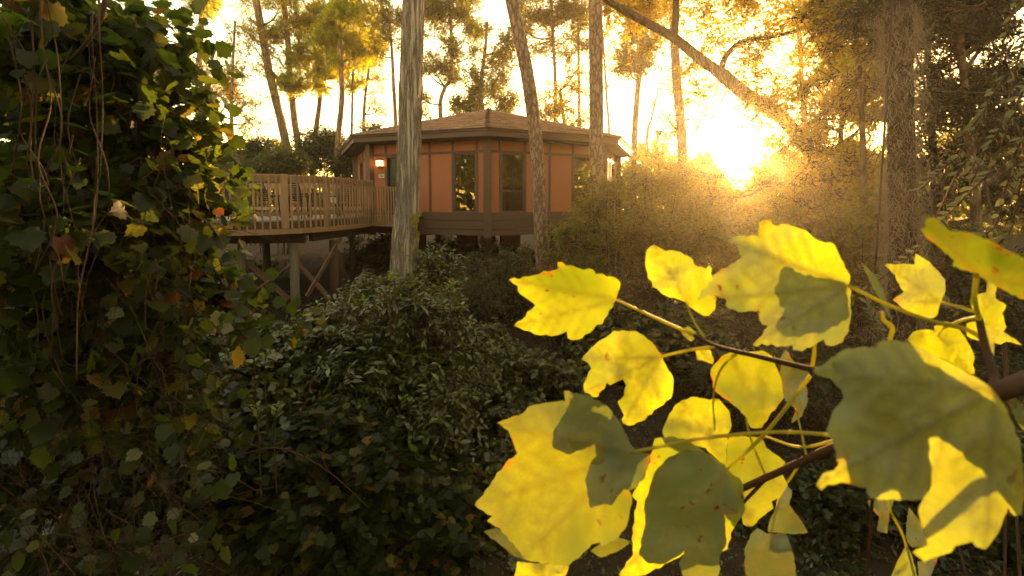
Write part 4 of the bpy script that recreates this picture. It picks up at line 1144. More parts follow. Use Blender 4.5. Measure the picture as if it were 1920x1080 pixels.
shrub('shadowed ground creeper at the bottom right corner', [(1560, 940, 150, 110, 0), (1720, 950, 150, 110, 0), (1870, 920, 120, 120, 0), (1400, 930, 120, 100, .4), (1640, 1050, 200, 80, -.5)], 5.0, 'leaf_dark', 'round', .06, 3800, 420, 8, 120, .95)

# fresh shoots and bare stems that stand out of the undergrowth
M['leaf_fresh'] = leaf_mat('fresh_leaf', [(0, (0.22, 0.26, 0.045)), (1, (0.34, 0.36, 0.06))], (1.8, 1.8, 0.6), 0.4, 0.35, 0.5)
rs = random.Random(91)
for lab, px, py, d, hgt, n_l, lf in (
    ('fresh yellow-green sprout standing out low in the left undergrowth', 500, 800, 4.0, .42, 16, .10),
    ('pair of bright green shoots at the left of the creeper covered bush', 480, 690, 4.6, .32, 14, .085),
    ('pale green shoot on top of the rhododendron near the grey trunk', 735, 535, 5.7, .34, 15, .10),
    ('bright shoot at the upper right of the rhododendron', 835, 555, 5.6, .36, 16, .10),
    ('light green sprout in the middle of the rhododendron', 760, 765, 5.0, .22, 9, .07),
    ('small bright sprout left of the lowest yellow maple leaf', 940, 815, 5.3, .2, 8, .06)):
    p = W(px, py, d)
    t = thing('sprout', lab, 'plant', (p.x, p.y, ground_z(p.x, p.y)))
    P_, D_, N_, S_ = [], [], [], []
    for s_ in range(2):
        q = p + Vector((rs.uniform(-.07, .07) + .09 * s_, rs.uniform(-.05, .05), 0))
        top = q + Vector((rs.uniform(-.08, .08), rs.uniform(-.08, .05), hgt * rs.uniform(.4, .6)))
        pts = curve_pts([q - Vector((0, 0, .7)), q, top], 20)
        MB().tube(pts, interp([.006, .003], 20), 5).build('stem', M['stem'], t, True)
        for k_ in range(n_l // 2):
            f = 11 + 8 * k_ / (n_l // 2)
            a = k_ * 2.4
            P_.append(pts[int(f)]); D_.append((math.cos(a) * .8, math.sin(a) * .8, rs.uniform(.3, .9)))
            N_.append((-math.cos(a) * .5, -math.sin(a) * .5 - .3, .8)); S_.append(lf * rs.uniform(.7, 1.15))
    leaf_objects(t, 'oval', 'leaf_fresh', np.array([tuple(q) for q in P_]), np.array(D_), np.array(N_), np.array(S_), .9)
for lab, pts_px in (
    ('bare grey twig rising from the left undergrowth beside the deck pole', [(452, 760, 5.4), (455, 660, 5.3), (448, 560, 5.2), (462, 500, 5.2)]),
    ('thin dead stem leaning out of the creeper covered bush', [(560, 800, 4.9), (590, 700, 4.8), (640, 610, 4.7), (662, 560, 4.7)]),
    ('dry brown stem in front of the azalea bush', [(905, 640, 7.6), (915, 570, 7.6), (908, 500, 7.6), (930, 455, 7.7)]),
    ('long dead twig hanging across the dark bush at the bottom edge', [(430, 860, 3.9), (520, 840, 3.8), (610, 880, 3.8), (690, 950, 3.8)]),
    ('reddish bare stem standing in the loose shrub right of the house', [(1140, 560, 9.4), (1139, 480, 9.4), (1136, 410, 9.4), (1142, 330, 9.4)])):
    P_ = curve_pts([W(*q) for q in pts_px], 30)
    t = thing('sapling', lab, 'sapling', P_[0])
    MB().tube(P_, interp([.009, .006, .003], 30), 6).build('stem', M['stem'], t, True)
    for k_ in (10, 15, 20, 24):
        e = P_[k_] + Vector((rs.uniform(-.3, .3), rs.uniform(-.2, .1), rs.uniform(.1, .35)))
        MB().tube(curve_pts([P_[k_], P_[k_].lerp(e, .5) + Vector((0, 0, .03)), e], 8), interp([.004, .0015], 8), 5).build('side_twig', M['stem'], t, True)

# arching shrub with pale oval leaves on the right
arch = thing('arching_shrub', 'arching shrub with pale oval leaves along its stems at the right edge', 'shrub', (2.6, 2.9, ground_z(2.6, 2.9)))
rs = random.Random(77)
P_, D_, N_, S_ = [], [], [], []
for (a, b, c) in (((1760, 420, 2.9), (1850, 330, 2.7), (1960, 250, 2.5)), ((1720, 360, 3.3), (1790, 300, 3.1), (1950, 190, 2.8)), ((1790, 470, 2.7), (1860, 430, 2.6), (1960, 330, 2.4)),
                  ((1600, 560, 3.6), (1720, 470, 3.3), (1850, 350, 3.0)), ((1840, 490, 2.5), (1890, 440, 2.4), (1950, 400, 2.3)), ((1810, 330, 3.4), (1870, 250, 3.2), (1950, 130, 3.0)),
                  ((1730, 450, 3.6), (1800, 380, 3.4), (1920, 280, 3.1)), ((1615, 540, 3.9), (1640, 600, 3.8), (1690, 680, 3.6)), ((1745, 540, 3.2), (1790, 580, 3.1), (1880, 640, 2.9)), ((1800, 260, 3.8), (1850, 200, 3.6), (1930, 60, 3.3))):
    pts = curve_pts([W(*a), W(*b), W(*c), Vector((3.3 + rs.uniform(-.2, .4), 2.7 + rs.uniform(-.3, .3), ground_z(3.3, 2.7)))], 60)
    MB().tube(pts, interp([.0025, .005, .009], 60), 6).build('stem', M['stem'], arch, True)
    for i in range(0, 38):
        if rs.random() < .12: continue
        d = (pts[i + 1] - pts[max(i - 1, 0)]).normalized() * -1
        s = 1 if i % 2 else -1
        side = d.cross(Vector((0, -.9, .5))).normalized() * s
        P_.append(pts[i]); D_.append(d * .55 + side * .8 + Vector((rs.uniform(-.3, .3), rs.uniform(-.3, .3), rs.uniform(-.3, .2))))
        N_.append(Vector((rs.uniform(-.4, .4), -.75 + rs.uniform(-.4, .4), .6))); S_.append(.062 * rs.uniform(.7, 1.2))
leaf_objects(arch, 'oval', 'leaf_pale', np.array(P_), np.array(D_), np.array(N_), np.array(S_), 1.05)

# ------------------------------------------------------------------ grapevine curtain at the left edge
vine = thing('grapevine_thicket', 'dark curtain of wild grapevine leaves and hanging stems filling the left edge', 'vine', (-2.4, 2.8, ground_z(-2.4, 2.8)))
vb = [(60, 60, 150, 2.6), (190, 50, 130, 2.7), (285, 40, 70, 2.75), (302, 120, 56, 2.8), (100, 200, 150, 2.5), (240, 190, 110, 2.7), (325, 215, 46, 2.85), (80, 340, 140, 2.4), (240, 330, 120, 2.6), (322, 310, 52, 2.8), (345, 365, 40, 2.9), (270, 440, 85, 2.7), (345, 440, 36, 2.9), (150, 480, 130, 2.4), (310, 560, 90, 2.9), (390, 520, 34, 3.1), (250, 640, 120, 2.8), (90, 600, 90, 2.5), (335, 660, 60, 3.2), (310, 780, 60, 3.0), (40, 500, 80, 2.4)]
cl = [(W(x, y, d), (r / F * d, r / F * d * 1.25, r / F * d)) for x, y, r, d in vb]
plant(vine, cl, 'leaf_vine', 'grape', 1050, 5, .088, .20, 501, 300, 1.0, True, .003, up=-.1, droop=.5, shell=.35, sub=7, flat=.6)
sp2 = [(405, 150, 22, 2.8), (425, 190, 22, 2.8), (395, 235, 26, 2.8), (432, 250, 16, 2.85), (440, 300, 24, 2.9), (450, 345, 26, 2.9), (472, 385, 16, 3.0), (415, 330, 20, 2.9), (500, 455, 14, 3.1), (455, 440, 18, 3.1), (540, 480, 14, 3.2), (350, 60, 26, 2.8), (365, 20, 22, 2.7), (375, 130, 22, 2.8), (460, 520, 30, 3.2), (520, 545, 26, 3.4), (480, 590, 34, 3.5), (560, 610, 26, 3.8)]
plant(vine, [(W(x, y, d), (r / F * d, r / F * d * 1.5, r / F * d)) for x, y, r, d in sp2], 'leaf_vine', 'grape', 60, 3, .08, .12, 502, 0, 1.0, True, .002, part='trailing_leaves', up=-.3, droop=.4, shell=.2, flat=.4)
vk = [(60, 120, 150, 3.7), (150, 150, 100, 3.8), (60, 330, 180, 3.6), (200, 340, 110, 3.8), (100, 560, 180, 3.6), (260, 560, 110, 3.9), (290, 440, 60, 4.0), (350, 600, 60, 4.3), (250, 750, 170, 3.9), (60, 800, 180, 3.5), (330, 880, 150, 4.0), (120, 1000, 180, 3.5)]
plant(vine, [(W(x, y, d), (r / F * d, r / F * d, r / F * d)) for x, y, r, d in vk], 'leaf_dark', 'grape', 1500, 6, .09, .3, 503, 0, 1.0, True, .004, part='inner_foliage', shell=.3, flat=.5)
rs = random.Random(31)
for i in range(18):                                    # hanging stems
    x = rs.choice([rs.gauss(95, 22), rs.gauss(170, 25), rs.uniform(20, 250)]); d = rs.uniform(1.95, 2.4)
    y0, y1 = rs.uniform(-120, 350), rs.uniform(400, 760)
    k = 6
    sway = rs.uniform(-14, 14)
    pts = [W(x + rs.uniform(-24, 24) + (j - k / 2) * sway, y0 + (y1 - y0) * j / (k - 1), d + rs.uniform(-.1, .1)) for j in range(k)]
    MB().tube(curve_pts(pts, 40), interp([rs.uniform(.002, .0045), rs.uniform(.001, .003)], 40), 6).build('stem', M['stem'], vine, True)
MB().tube(curve_pts([W(205, -60, 2.15), W(190, 30, 2.15), W(150, 95, 2.2), W(95, 140, 2.3)], 30), interp([.012, .006], 30), 7).build('stem', M['stem'], vine, True)
mb_ = MB()
for i in range(800):                                   # fine dead tangle
    x, y, d = rs.uniform(-20, 360), rs.uniform(300, 1090), rs.uniform(2.2, 3.4)
    a = rs.uniform(0, 6.28); L_ = rs.uniform(60, 220)
    pts = [W(x, y, d), W(x + math.cos(a) * L_ * .5 + rs.uniform(-25, 25), y + math.sin(a) * L_ * .5 + rs.uniform(-25, 25), d + rs.uniform(-.15, .15)), W(x + math.cos(a) * L_, y + math.sin(a) * L_ + rs.uniform(0, 40), d + rs.uniform(-.2, .2))]
    mb_.tube(curve_pts(pts, 9), rs.uniform(.0008, .002), 3, False)
mb_.build('dead_twigs', M['stem'], vine, True, 'stuff')

P_ = np.array([tuple(W(rs.uniform(0, 420), rs.uniform(560, 1080), rs.uniform(2.2, 2.8))) for _ in range(120)]); rg = np.random.default_rng(8)
leaf_objects(vine, 'grape', 'leaf_pale', P_[:22], rg.normal(size=(22, 3)) + (0, -.2, -.8), rg.normal(size=(22, 3)) * .3 + (0, -.8, .6), rg.uniform(.05, .08, 22))
P_ = P_ + rg.normal(size=P_.shape) * .1
leaf_objects(vine, 'grape', 'leaf_vine', P_, rg.normal(size=(120, 3)) + (0, -.2, -.8), rg.normal(size=(120, 3)) * .5 + (0, -.8, .6), rg.uniform(.05, .11, 120))

# vine stems that climb the grey trunk
cv = thing('climbing_vine', 'yellow-green creeper climbing the base of the shaggy grey trunk', 'vine', W(770, 510, 8.9))
pts = curve_pts([W(775, 520, 8.95), W(782, 470, 8.9), W(778, 430, 8.9), W(786, 395, 8.95)], 24)
MB().tube(pts, .006, 5).build('stem', M['stem'], cv, True)
k = np.arange(0, 24, 2)
P_ = np.array([tuple(pts[i]) for i in k]); rg = np.random.default_rng(3)
leaf_objects(cv, 'grape', 'leaf_gold', P_, rg.normal(size=(len(k), 3)) + (0.2, -.3, -.3), rg.normal(size=(len(k), 3)) * .5 + (0, -1, .3), rg.uniform(.08, .15, len(k)))

# ------------------------------------------------------------------ carpet, litter, far wood
rng = np.random.default_rng(61)
n_ = 62000
x = rng.uniform(-9, 9, n_); y = rng.uniform(1.5, 14.5, n_) 
k = (np.abs(x) < y * 1.25 + 1)
x, y = x[k], y[k]
z = gh(x, y) + rng.random(len(x)) ** 2 * .35 * (0.5 + 0.5 * np.sin(x * 2.1) * np.sin(y * 1.7 + 1))
P = np.stack([x, y, z], 1)
V_, T_ = instance('oval', P, rng.normal(size=P.shape) + (0, 0, .5), rng.normal(size=P.shape) * .5 + (0, 0, 1), rng.uniform(.03, .075, len(P)), 1.1)
np_mesh('ground_cover', V_, T_, M['leaf_small'], None, False, 'stuff')
n_ = 9000
x = rng.uniform(-12, 12, n_); y = rng.uniform(1.5, 22, n_)
P = np.stack([x, y, gh(x, y) + .012 + rng.random(n_) * .03], 1)
V_, T_ = instance('oval', P, rng.normal(size=P.shape) * (1, 1, .15), rng.normal(size=P.shape) * .25 + (0, 0, 1), rng.uniform(.05, .11, n_))
np_mesh('leaf_litter', V_, T_, M['litter'], None, False, 'stuff')
n_ = 60000                                             # belt of woods that closes the view at the horizon
th = rng.uniform(-1.25, 1.25, n_); rad_ = rng.uniform(46, 62, n_)
top = 5.2 + 1.6 * np.sin(th * 9) + 1.2 * np.sin(th * 23 + 1) + 2.0 * (th > .30) + 1.5 * np.sin(th * 51)
P = np.stack([np.sin(th) * rad_, np.cos(th) * rad_, 1.2 + rng.random(n_) ** .8 * (top)], 1)
g = sun_gap(P, .3, .012)
P = P[g]
V_, T_ = instance('flat', P, rng.normal(size=P.shape), rng.normal(size=P.shape) + (0, -.3, .6), rng.uniform(.5, 1.1, len(P)))
np_mesh('distant_wood', V_, T_, M['leaf_tree'], None, False, 'stuff')
n_ = 25000                                              # the wood behind the viewpoint, mirrored in the panes
nc = 300
ang = rng.uniform(.92, 2 * math.pi - 1.05, nc); dst = rng.uniform(13, 34, nc)       # all round except the view
cen = np.stack([np.sin(ang) * dst, 2 + np.cos(ang) * dst * .62, rng.uniform(1, 10, nc)], 1)
ci = rng.integers(0, nc, n_)
P = cen[ci] + rng.normal(size=(n_, 3)) * (1.5, 1.3, 1.1)
P = P[sun_gap(P, 1.0, .03)]
P = P[P[:, 2] > .4]
V_, T_ = instance('flat', P, rng.normal(size=P.shape), rng.normal(size=P.shape) + (0, .5, .6), rng.uniform(.5, .9, len(P)))
np_mesh('wood_behind', V_, T_, M['leaf_tree'], None, False, 'stuff')
# ------------------------------------------------------------------ maple branches close to the viewpoint
def densify(ol, step, rng, jag):
    """resample an outline and cut fine teeth into it"""
    out = []
    n = len(ol)
    for i in range(n):
        a, b = np.array(ol[i], float), np.array(ol[(i + 1) % n], float)
        L = np.linalg.norm(b - a)
        k = max(1, int(round(L / step)))
        nn = np.array((b[1] - a[1], a[0] - b[0])) / max(L, 1e-6)
        for j in range(k):
            t = j / k
            p = a + (b - a) * t
            if j % 2 and jag: p = p + nn * jag * rng.uniform(-.2, 1.0)
            elif j and jag: p = p + nn * jag * rng.uniform(-.5, .2)
            out.append(p)
    return np.array(out)
def leaf_tips(ol, base):
    d = np.linalg.norm(ol - base, axis=1)
    n = len(ol); tips = []
    for i in range(n):
        w_ = [d[(i + k) % n] for k in range(-5, 6)]
        if d[i] >= max(w_) and d[i] > .45 * d.max():
            a = math.atan2(*(ol[i] - base)[::-1])
            if all(abs((a - t[0] + math.pi) % (2 * math.pi) - math.pi) > .35 for t in tips): tips.append((a, ol[i]))
    return [t[1] for t in tips]
def plane_depth(p, base, d0, gxy): return d0 * (1 + gxy[0] * (p[0] - base[0]) / F + gxy[1] * (p[1] - base[1]) / F)

def maple_leaf(parent, ol, base, d0, mat, tilt=(0, 0), curl=.012, fold=None, seed=0, jag=4.5, step=9.0, grid=6.5):
    """leaf blade with outline ol (seen from the viewpoint), joined to its stalk at base, d0 metres away"""
    rng = np.random.default_rng(seed + 900)
    base = np.array(base, float)
    area = 0.5 * sum(a[0] * b[1] - b[0] * a[1] for a, b in zip(ol, ol[1:] + ol[:1]))
    if area < 0: ol = ol[::-1]
    O = densify(ol, step, rng, jag)
    lo, hi = O.min(0), O.max(0)
    gxx, gyy = np.meshgrid(np.arange(lo[0], hi[0], grid), np.arange(lo[1], hi[1], grid))
    I = np.stack([gxx.ravel(), gyy.ravel()], 1) + rng.uniform(-.25, .25, (gxx.size, 2)) * grid
    # keep inner points well away from the edge
    A, B = O, np.roll(O, -1, 0)
    def edge_dist(Q):
        ab = B - A
        t = np.clip(((Q[:, None] - A) * ab).sum(2) / np.maximum((ab ** 2).sum(1), 1e-6), 0, 1)
        return np.linalg.norm(Q[:, None] - (A + ab * t[:, :, None]), axis=2).min(1)
    I = I[edge_dist(I) > grid * .45]
    allp = np.concatenate([O, I])
    ed = [(i, (i + 1) % len(O)) for i in range(len(O))]
    r = geometry.delaunay_2d_cdt([Vector(p) for p in allp], ed, [list(range(len(O)))], 1, 1e-4)
    vs = np.array([tuple(v) for v in r[0]]); fs = [tuple(f) for f in r[2]]
    tips = leaf_tips(O, base)
    size = np.linalg.norm(hi - lo)
    main = max(tips, key=lambda t: np.linalg.norm(t - base)) if tips else O[0]
    if fold is not None and len(fold) == 3: main = np.array(fold[2], float)
    ax = (main - base) / max(np.linalg.norm(main - base), 1e-6)
    nrm2 = np.array((-ax[1], ax[0]))
    # veins: main ribs to the lobe tips and side ribs off them
    segs = [(base, t, 1.0) for t in tips]
    for t in list(tips):
        L = np.linalg.norm(t - base)
        if L < 40: continue
        u = (t - base) / L; s = np.array((-u[1], u[0]))
        for q in np.arange(.25, .9, .14):
            for sg in (-1, 1):
                p = base + (t - base) * q
                segs.append((p, p + (u * .75 + s * sg * .8) * L * .36 * (1.1 - q), .6))
    vein = np.zeros(len(vs))
    for a, b, wgt in segs:
        ab = b - a
        t = np.clip(((vs - a) @ ab) / max(ab @ ab, 1e-6), 0, 1)
        dist = np.linalg.norm(vs - (a + ab * t[:, None]), axis=1)
        wpx = (7.0 * (1 - .55 * t) if wgt == 1 else 5.0)
        vein = np.maximum(vein, wgt * np.clip(1 - dist / (wpx * max(size / 220, .8)), 0, 1))
    rim = np.clip(1 - edge_dist(vs) / (size * .035), 0, 1)
    pts = []
    for p, vn in zip(vs, vein):
        d = plane_depth(p, base, d0, tilt)
        q = (p - base) / size
        s = q @ nrm2; l = q @ ax
        off = curl * (2.2 * noise.noise(Vector((q[0] * 2.3 + seed, q[1] * 2.3, seed * .37))) + .45 * noise.noise(Vector((q[0] * 7 + seed, q[1] * 7, 3.1))))
        off += curl * .9 * l * l - .0012 * vn
        if fold is not None:
            off += (fold[0] if s > 0 else fold[1]) * abs(s)
        pts.append(tuple(W(p[0], p[1], d + off)))
    b = base_of(parent)
    me = bpy.data.meshes.new('leaf')
    me.from_pydata([(x - b.x, y - b.y, z - b.z) for x, y, z in pts], [], fs)
    me.polygons.foreach_set('use_smooth', [True] * len(me.polygons))
    at = me.color_attributes.new('vein', 'FLOAT_COLOR', 'POINT')
    at.data.foreach_set('color', np.stack([vein, rim, np.zeros(len(vs)), np.ones(len(vs))], 1).astype(np.float32).ravel())
    me.materials.append(M[mat])
    return link('leaf', me, parent)
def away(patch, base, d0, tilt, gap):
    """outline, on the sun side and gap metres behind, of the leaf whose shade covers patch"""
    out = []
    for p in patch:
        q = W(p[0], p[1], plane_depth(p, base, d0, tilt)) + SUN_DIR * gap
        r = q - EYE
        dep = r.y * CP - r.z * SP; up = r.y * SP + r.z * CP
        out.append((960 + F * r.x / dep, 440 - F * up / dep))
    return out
def stalk(parent, pts, r, mat='petiole', name='leaf_stalk', n=24):
    """pts = (px, py, distance)"""
    P = curve_pts([W(*p) for p in pts], n)
    return MB().tube(P, interp(r if hasattr(r, '__len__') else [r, r], n), 8).build(name, M[mat], parent, True)

br1 = thing('maple_branch', 'upper maple twig with yellow leaves reaching left from the right edge', 'branch', W(1920, 712, .24))
br2 = thing('maple_branch', 'lower dark maple twig holding the cluster of yellow and olive leaves at the bottom', 'branch', W(1900, 735, .27))
br3 = thing('maple_branch', 'upright maple shoot with small yellow leaves at the right edge', 'branch', W(1860, 715, .30))

A_ = [(954,524),(971,536),(975,551),(1004,572),(985,594),(964,611),(993,621),(1014,629),(1043,629),(1063,621),(1065,635),(1082,637),(1113,617),(1133,598),(1152,567),(1162,540),(1164,530),(1148,518),(1117,514),(1113,506),(1095,506),(1078,500),(1045,492),(1047,504),(1012,514),(973,524)]
maple_leaf(br1, A_, (1154,562), .36, 'maple_yellow', (.0, .35), .010, (-.09, .02, (960, 526)), 1)
B_ = [(1263,711),(1261,738),(1244,759),(1226,769),(1211,786),(1179,798),(1168,794),(1170,779),(1158,753),(1170,742),(1174,722),(1168,711),(1152,718),(1137,718),(1121,744),(1096,736),(1094,722),(1109,691),(1102,680),(1090,674),(1102,660),(1121,641),(1144,627),(1168,619),(1199,625),(1222,641),(1234,658),(1244,676)]
maple_leaf(br1, B_, (1238,669), .36, 'maple_yellow', (.1, -.1), .014, None, 2)
C_ = [(1288,572),(1297,578),(1319,592),(1336,585),(1342,568),(1336,551),(1331,533),(1336,519),(1329,497),(1324,504),(1308,500),(1291,481),(1269,471),(1247,471),(1226,458),(1213,469),(1210,489),(1215,522),(1233,542),(1241,551),(1263,558),(1286,567)]
maple_leaf(br1, C_, (1287,569), .40, 'maple_yellow', (-.25, .1), .012, (.0, .07, (1222, 465)), 3)
D_ = [(1594,556),(1595,594),(1591,622),(1580,642),(1562,649),(1548,646),(1545,636),(1527,647),(1497,657),(1487,656),(1486,647),(1455,650),(1447,644),(1411,647),(1430,628),(1441,611),(1424,600),(1424,583),(1391,585),(1361,574),(1362,561),(1341,554),(1327,551),(1308,564),(1313,553),(1336,525),(1347,511),(1391,483),(1381,456),(1363,451),(1383,442),(1422,443),(1423,417),(1433,412),(1458,424),(1480,422),(1510,431),(1530,449),(1566,461),(1577,486),(1594,517)]
maple_leaf(br1, D_, (1591,536), .30, 'maple_yellow', (.05, .12), .012, (.01, -.11, (1385, 448)), 4)
dp = [(1461,503),(1480,501),(1491,511),(1549,525),(1588,536),(1592,590),(1541,596),(1499,600),(1472,600),(1447,582),(1466,561),(1449,536)]  # shaded patch; a hidden leaf is added on the sun side to cast it
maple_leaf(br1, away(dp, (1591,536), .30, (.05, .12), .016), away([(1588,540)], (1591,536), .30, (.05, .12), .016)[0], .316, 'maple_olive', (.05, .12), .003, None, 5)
I_ = [(1615,492),(1638,513),(1656,542),(1665,572),(1671,599),(1664,590),(1649,560),(1633,530)]
maple_leaf(br1, I_, (1671,599), .33, 'maple_olive', (-1.6, 0), .006, None, 6, 1.0)
J_ = [(1523,696),(1549,679),(1574,660),(1580,657),(1611,651),(1644,652),(1646,642),(1672,637),(1703,642),(1746,662),(1796,687),(1841,715),(1864,732),(1880,755),(1897,791),(1914,839),(1919,881),(1921,930),(1915,964),(1902,967),(1891,951),(1878,984),(1864,1009),(1847,1031),(1829,1024),(1822,1015),(1791,1024),(1784,1035),(1762,1042),(1733,1053),(1711,1035),(1740,1022),(1733,1000),(1722,962),(1729,935),(1700,937),(1660,937),(1631,933),(1624,915),(1578,904),(1551,909),(1540,919),(1530,909),(1544,887),(1564,882),(1573,870),(1560,825),(1549,808),(1560,774),(1582,746),(1577,729),(1554,708),(1532,703)]
maple_leaf(br1, J_, (1864,732), .19, 'maple_yellow', (.10, .10), .010, (.005, -.05, (1530, 697)), 7, 2.5, 12, 10)
jp = [(1560,690),(1600,668),(1650,655),(1680,650),(1740,672),(1800,705),(1850,735),(1870,765),(1884,810),(1893,860),(1897,920),(1891,947),(1852,895),(1810,839),(1779,819),(1771,802),(1731,781),(1715,783),(1712,847),(1693,871),(1661,887),(1653,853),(1642,851),(1624,864),(1604,880),(1580,872),(1572,825),(1562,808),(1572,774),(1592,746),(1586,725)]  # shade outline on the big leaf, cast by an extra leaf added behind it
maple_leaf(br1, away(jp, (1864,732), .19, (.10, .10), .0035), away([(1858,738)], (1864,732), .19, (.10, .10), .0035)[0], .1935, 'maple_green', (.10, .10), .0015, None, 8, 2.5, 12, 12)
T1 = [(1304,658),(1313,656),(1331,656),(1338,672),(1336,683),(1324,678),(1316,675),(1308,675)]
maple_leaf(br1, T1, (1311,655), .36, 'maple_yellow', (0, 0), .004, None, 9, 1.5, 6, 6)
U1 = [(1277,619),(1291,611),(1305,622),(1302,633),(1295,641),(1283,631)]
maple_leaf(br1, U1, (1300,632), .37, 'maple_olive', (0, 0), .004, None, 10, 1.5, 6, 6)
P1 = [(1333,692),(1352,669),(1374,658),(1402,660),(1430,657),(1447,667),(1464,707),(1467,727),(1470,746),(1442,780),(1428,802),(1408,802),(1397,780),(1380,763),(1340,733),(1335,710)]
maple_leaf(br1, P1, (1372,668), .36, 'maple_dull', (.3, .1), .012, (.03, -.06, (1415, 800)), 11, 2, 9, 9)
Q1 = [(1473,656),(1492,682),(1515,693),(1512,724),(1515,752),(1504,780),(1484,794),(1492,766),(1473,752),(1464,707),(1462,673)]
maple_leaf(br1, Q1, (1493,768), .385, 'maple_green', (-.3, 0), .01, None, 12, 2)
# main stems and stalks of the upper twig
stalk(br1, [(1990, 690, .235), (1920, 714, .225), (1862, 735, .222), (1780, 740, .24), (1680, 722, .26), (1580, 705, .29), (1515, 691, .315), (1420, 668, .335), (1345, 650, .345), (1300, 628, .35)], [.0048, .0042, .0030, .0022, .0018, .0014], 'twig', 'stem', 60)
stalk(br1, [(1310, 632, .35), (1280, 619, .352), (1220, 592, .356), (1153, 561, .36)], [.0014, .0012, .0010])
stalk(br1, [(1340, 650, .345), (1290, 657, .352), (1237, 669, .36)], [.0013, .0010])
stalk(br1, [(1322, 634, .348), (1302, 604, .37), (1287, 569, .40)], [.0012, .0009])
stalk(br1, [(1850, 640, .30), (1810, 617, .30), (1740, 600, .30), (1660, 569, .30), (1590, 535, .30)], [.0016, .0014, .0011])
stalk(br1, [(1522, 693, .315), (1526, 668, .31), (1528, 640, .305)], [.0013, .0011])
stalk(br1, [(1384, 662, .34), (1352, 692, .35), (1338, 740, .37), (1341, 800, .38)], [.0009, .0007], 'petiole')
stalk(br1, [(1655, 585, .31), (1657, 600, .31), (1673, 615, .31), (1668, 638, .31)], [.0008, .0016, .0014])
stalk(br1, [(1372, 668, .36), (1380, 664, .345)], [.0009, .001])

# lower twig
K1 = [(1062,752),(1023,755),(990,763),(983,773),(932,793),(953,807),(970,850),(947,870),(927,897),(907,927),(890,947),(923,967),(913,977),(937,990),(987,1050),(997,1053),(1047,1060),(1067,1060),(1093,1037),(1110,1020),(1125,1017),(1128,1025),(1160,1007),(1177,983),(1185,933),(1177,913),(1190,890),(1200,855),(1182,833),(1163,793),(1137,762),(1100,744),(1066,738)]
maple_leaf(br2, K1, (1182,850), .315, 'maple_dull', (.10, -.05), .010, None, 13, 3, 10, 10)
K_shade = [(1182,833),(1163,793),(1137,760),(1100,740),(1057,733),(1062,770),(1037,810),(1037,840),(1067,853),(1088,842),(1118,826),(1120,852),(1110,862),(1097,900),(1107,953),(1133,945),(1147,948),(1170,917),(1187,917),(1210,893),(1220,853),(1190,842)]  # added olive blade: shade on the leaf behind, put into shape and colour
maple_leaf(br2, K_shade, (1182,848), .306, 'maple_olive', (.10, -.05), .004, None, 14, 2.5, 9, 9)
Mm = [(1228,822),(1255,818),(1290,826),(1350,866),(1392,905),(1396,960),(1370,1000),(1364,1030),(1330,1040),(1280,1040),(1220,1072),(1180,1088),(1160,1078),(1187,1040),(1187,1000),(1190,970),(1195,940),(1185,930),(1200,900),(1220,865)]
maple_leaf(br2, Mm, (1358,880), .345, 'maple_yellow', (.0, .05), .008, None, 15, 3, 10, 10)
L1 = [(1357,880),(1330,853),(1307,845),(1280,845),(1247,863),(1227,887),(1217,920),(1208,947),(1210,980),(1198,1040),(1217,1057),(1247,1057),(1280,1037),(1288,1020),(1282,1040),(1273,1057),(1283,1085),(1347,1085),(1350,1040),(1362,1020),(1358,965),(1385,963),(1380,927),(1370,897)]
maple_leaf(br2, L1, (1360,883), .328, 'maple_olive', (.05, .0), .006, None, 16, 2.5, 9, 9)
N1 = [(1330,750),(1297,744),(1270,757),(1252,783),(1242,807),(1247,823),(1280,833),(1323,840),(1360,877),(1364,820),(1372,797),(1367,770),(1347,747)]
maple_leaf(br2, N1, (1362,874), .375, 'maple_yellow', (.1, .1), .010, (.03, -.06, (1325, 750)), 17, 2.5, 9, 9)
O1 = [(1367,817),(1427,820),(1437,840),(1473,867),(1463,877),(1477,910),(1463,933),(1447,940),(1450,953),(1423,973),(1410,987),(1393,983),(1390,953),(1380,920),(1360,887),(1362,853)]
maple_leaf(br2, O1, (1432,818), .365, 'maple_dull', (-.2, .15), .008, None, 18, 2.5, 9, 9)
R1 = [(1467,907),(1485,920),(1480,947),(1500,973),(1515,998),(1490,1002),(1440,997),(1443,977),(1460,940)]
maple_leaf(br2, R1, (1462,925), .42, 'maple_green', (0, .1), .006, None, 19, 2)
S1 = [(1420,990),(1437,1000),(1473,1000),(1487,1037),(1493,1080),(1490,1100),(1400,1100),(1397,1063),(1397,1027),(1407,1003)]
maple_leaf(br2, S1, (1447,999), .41, 'maple_green', (0, .1), .006, None, 20, 2)
W1 = [(970,1053),(1047,1060),(1067,1062),(1060,1080),(1030,1110),(960,1110)]
maple_leaf(br2, W1, (1066,1064), .33, 'maple_yellow', (0, .1), .006, None, 21, 2)
X1 = [(1107,1033),(1128,1017),(1160,1008),(1187,1015),(1160,1033),(1127,1045)]
maple_leaf(br2, X1, (1187,1015), .33, 'maple_olive', (0, 2.2), .006, None, 22, 1.5)
Y1 = [(907,997),(930,990),(957,1003),(985,1050),(962,1042),(940,1023)]
maple_leaf(br2, Y1, (985,1050), .335, 'maple_green', (0, .4), .006, None, 23, 1.5)
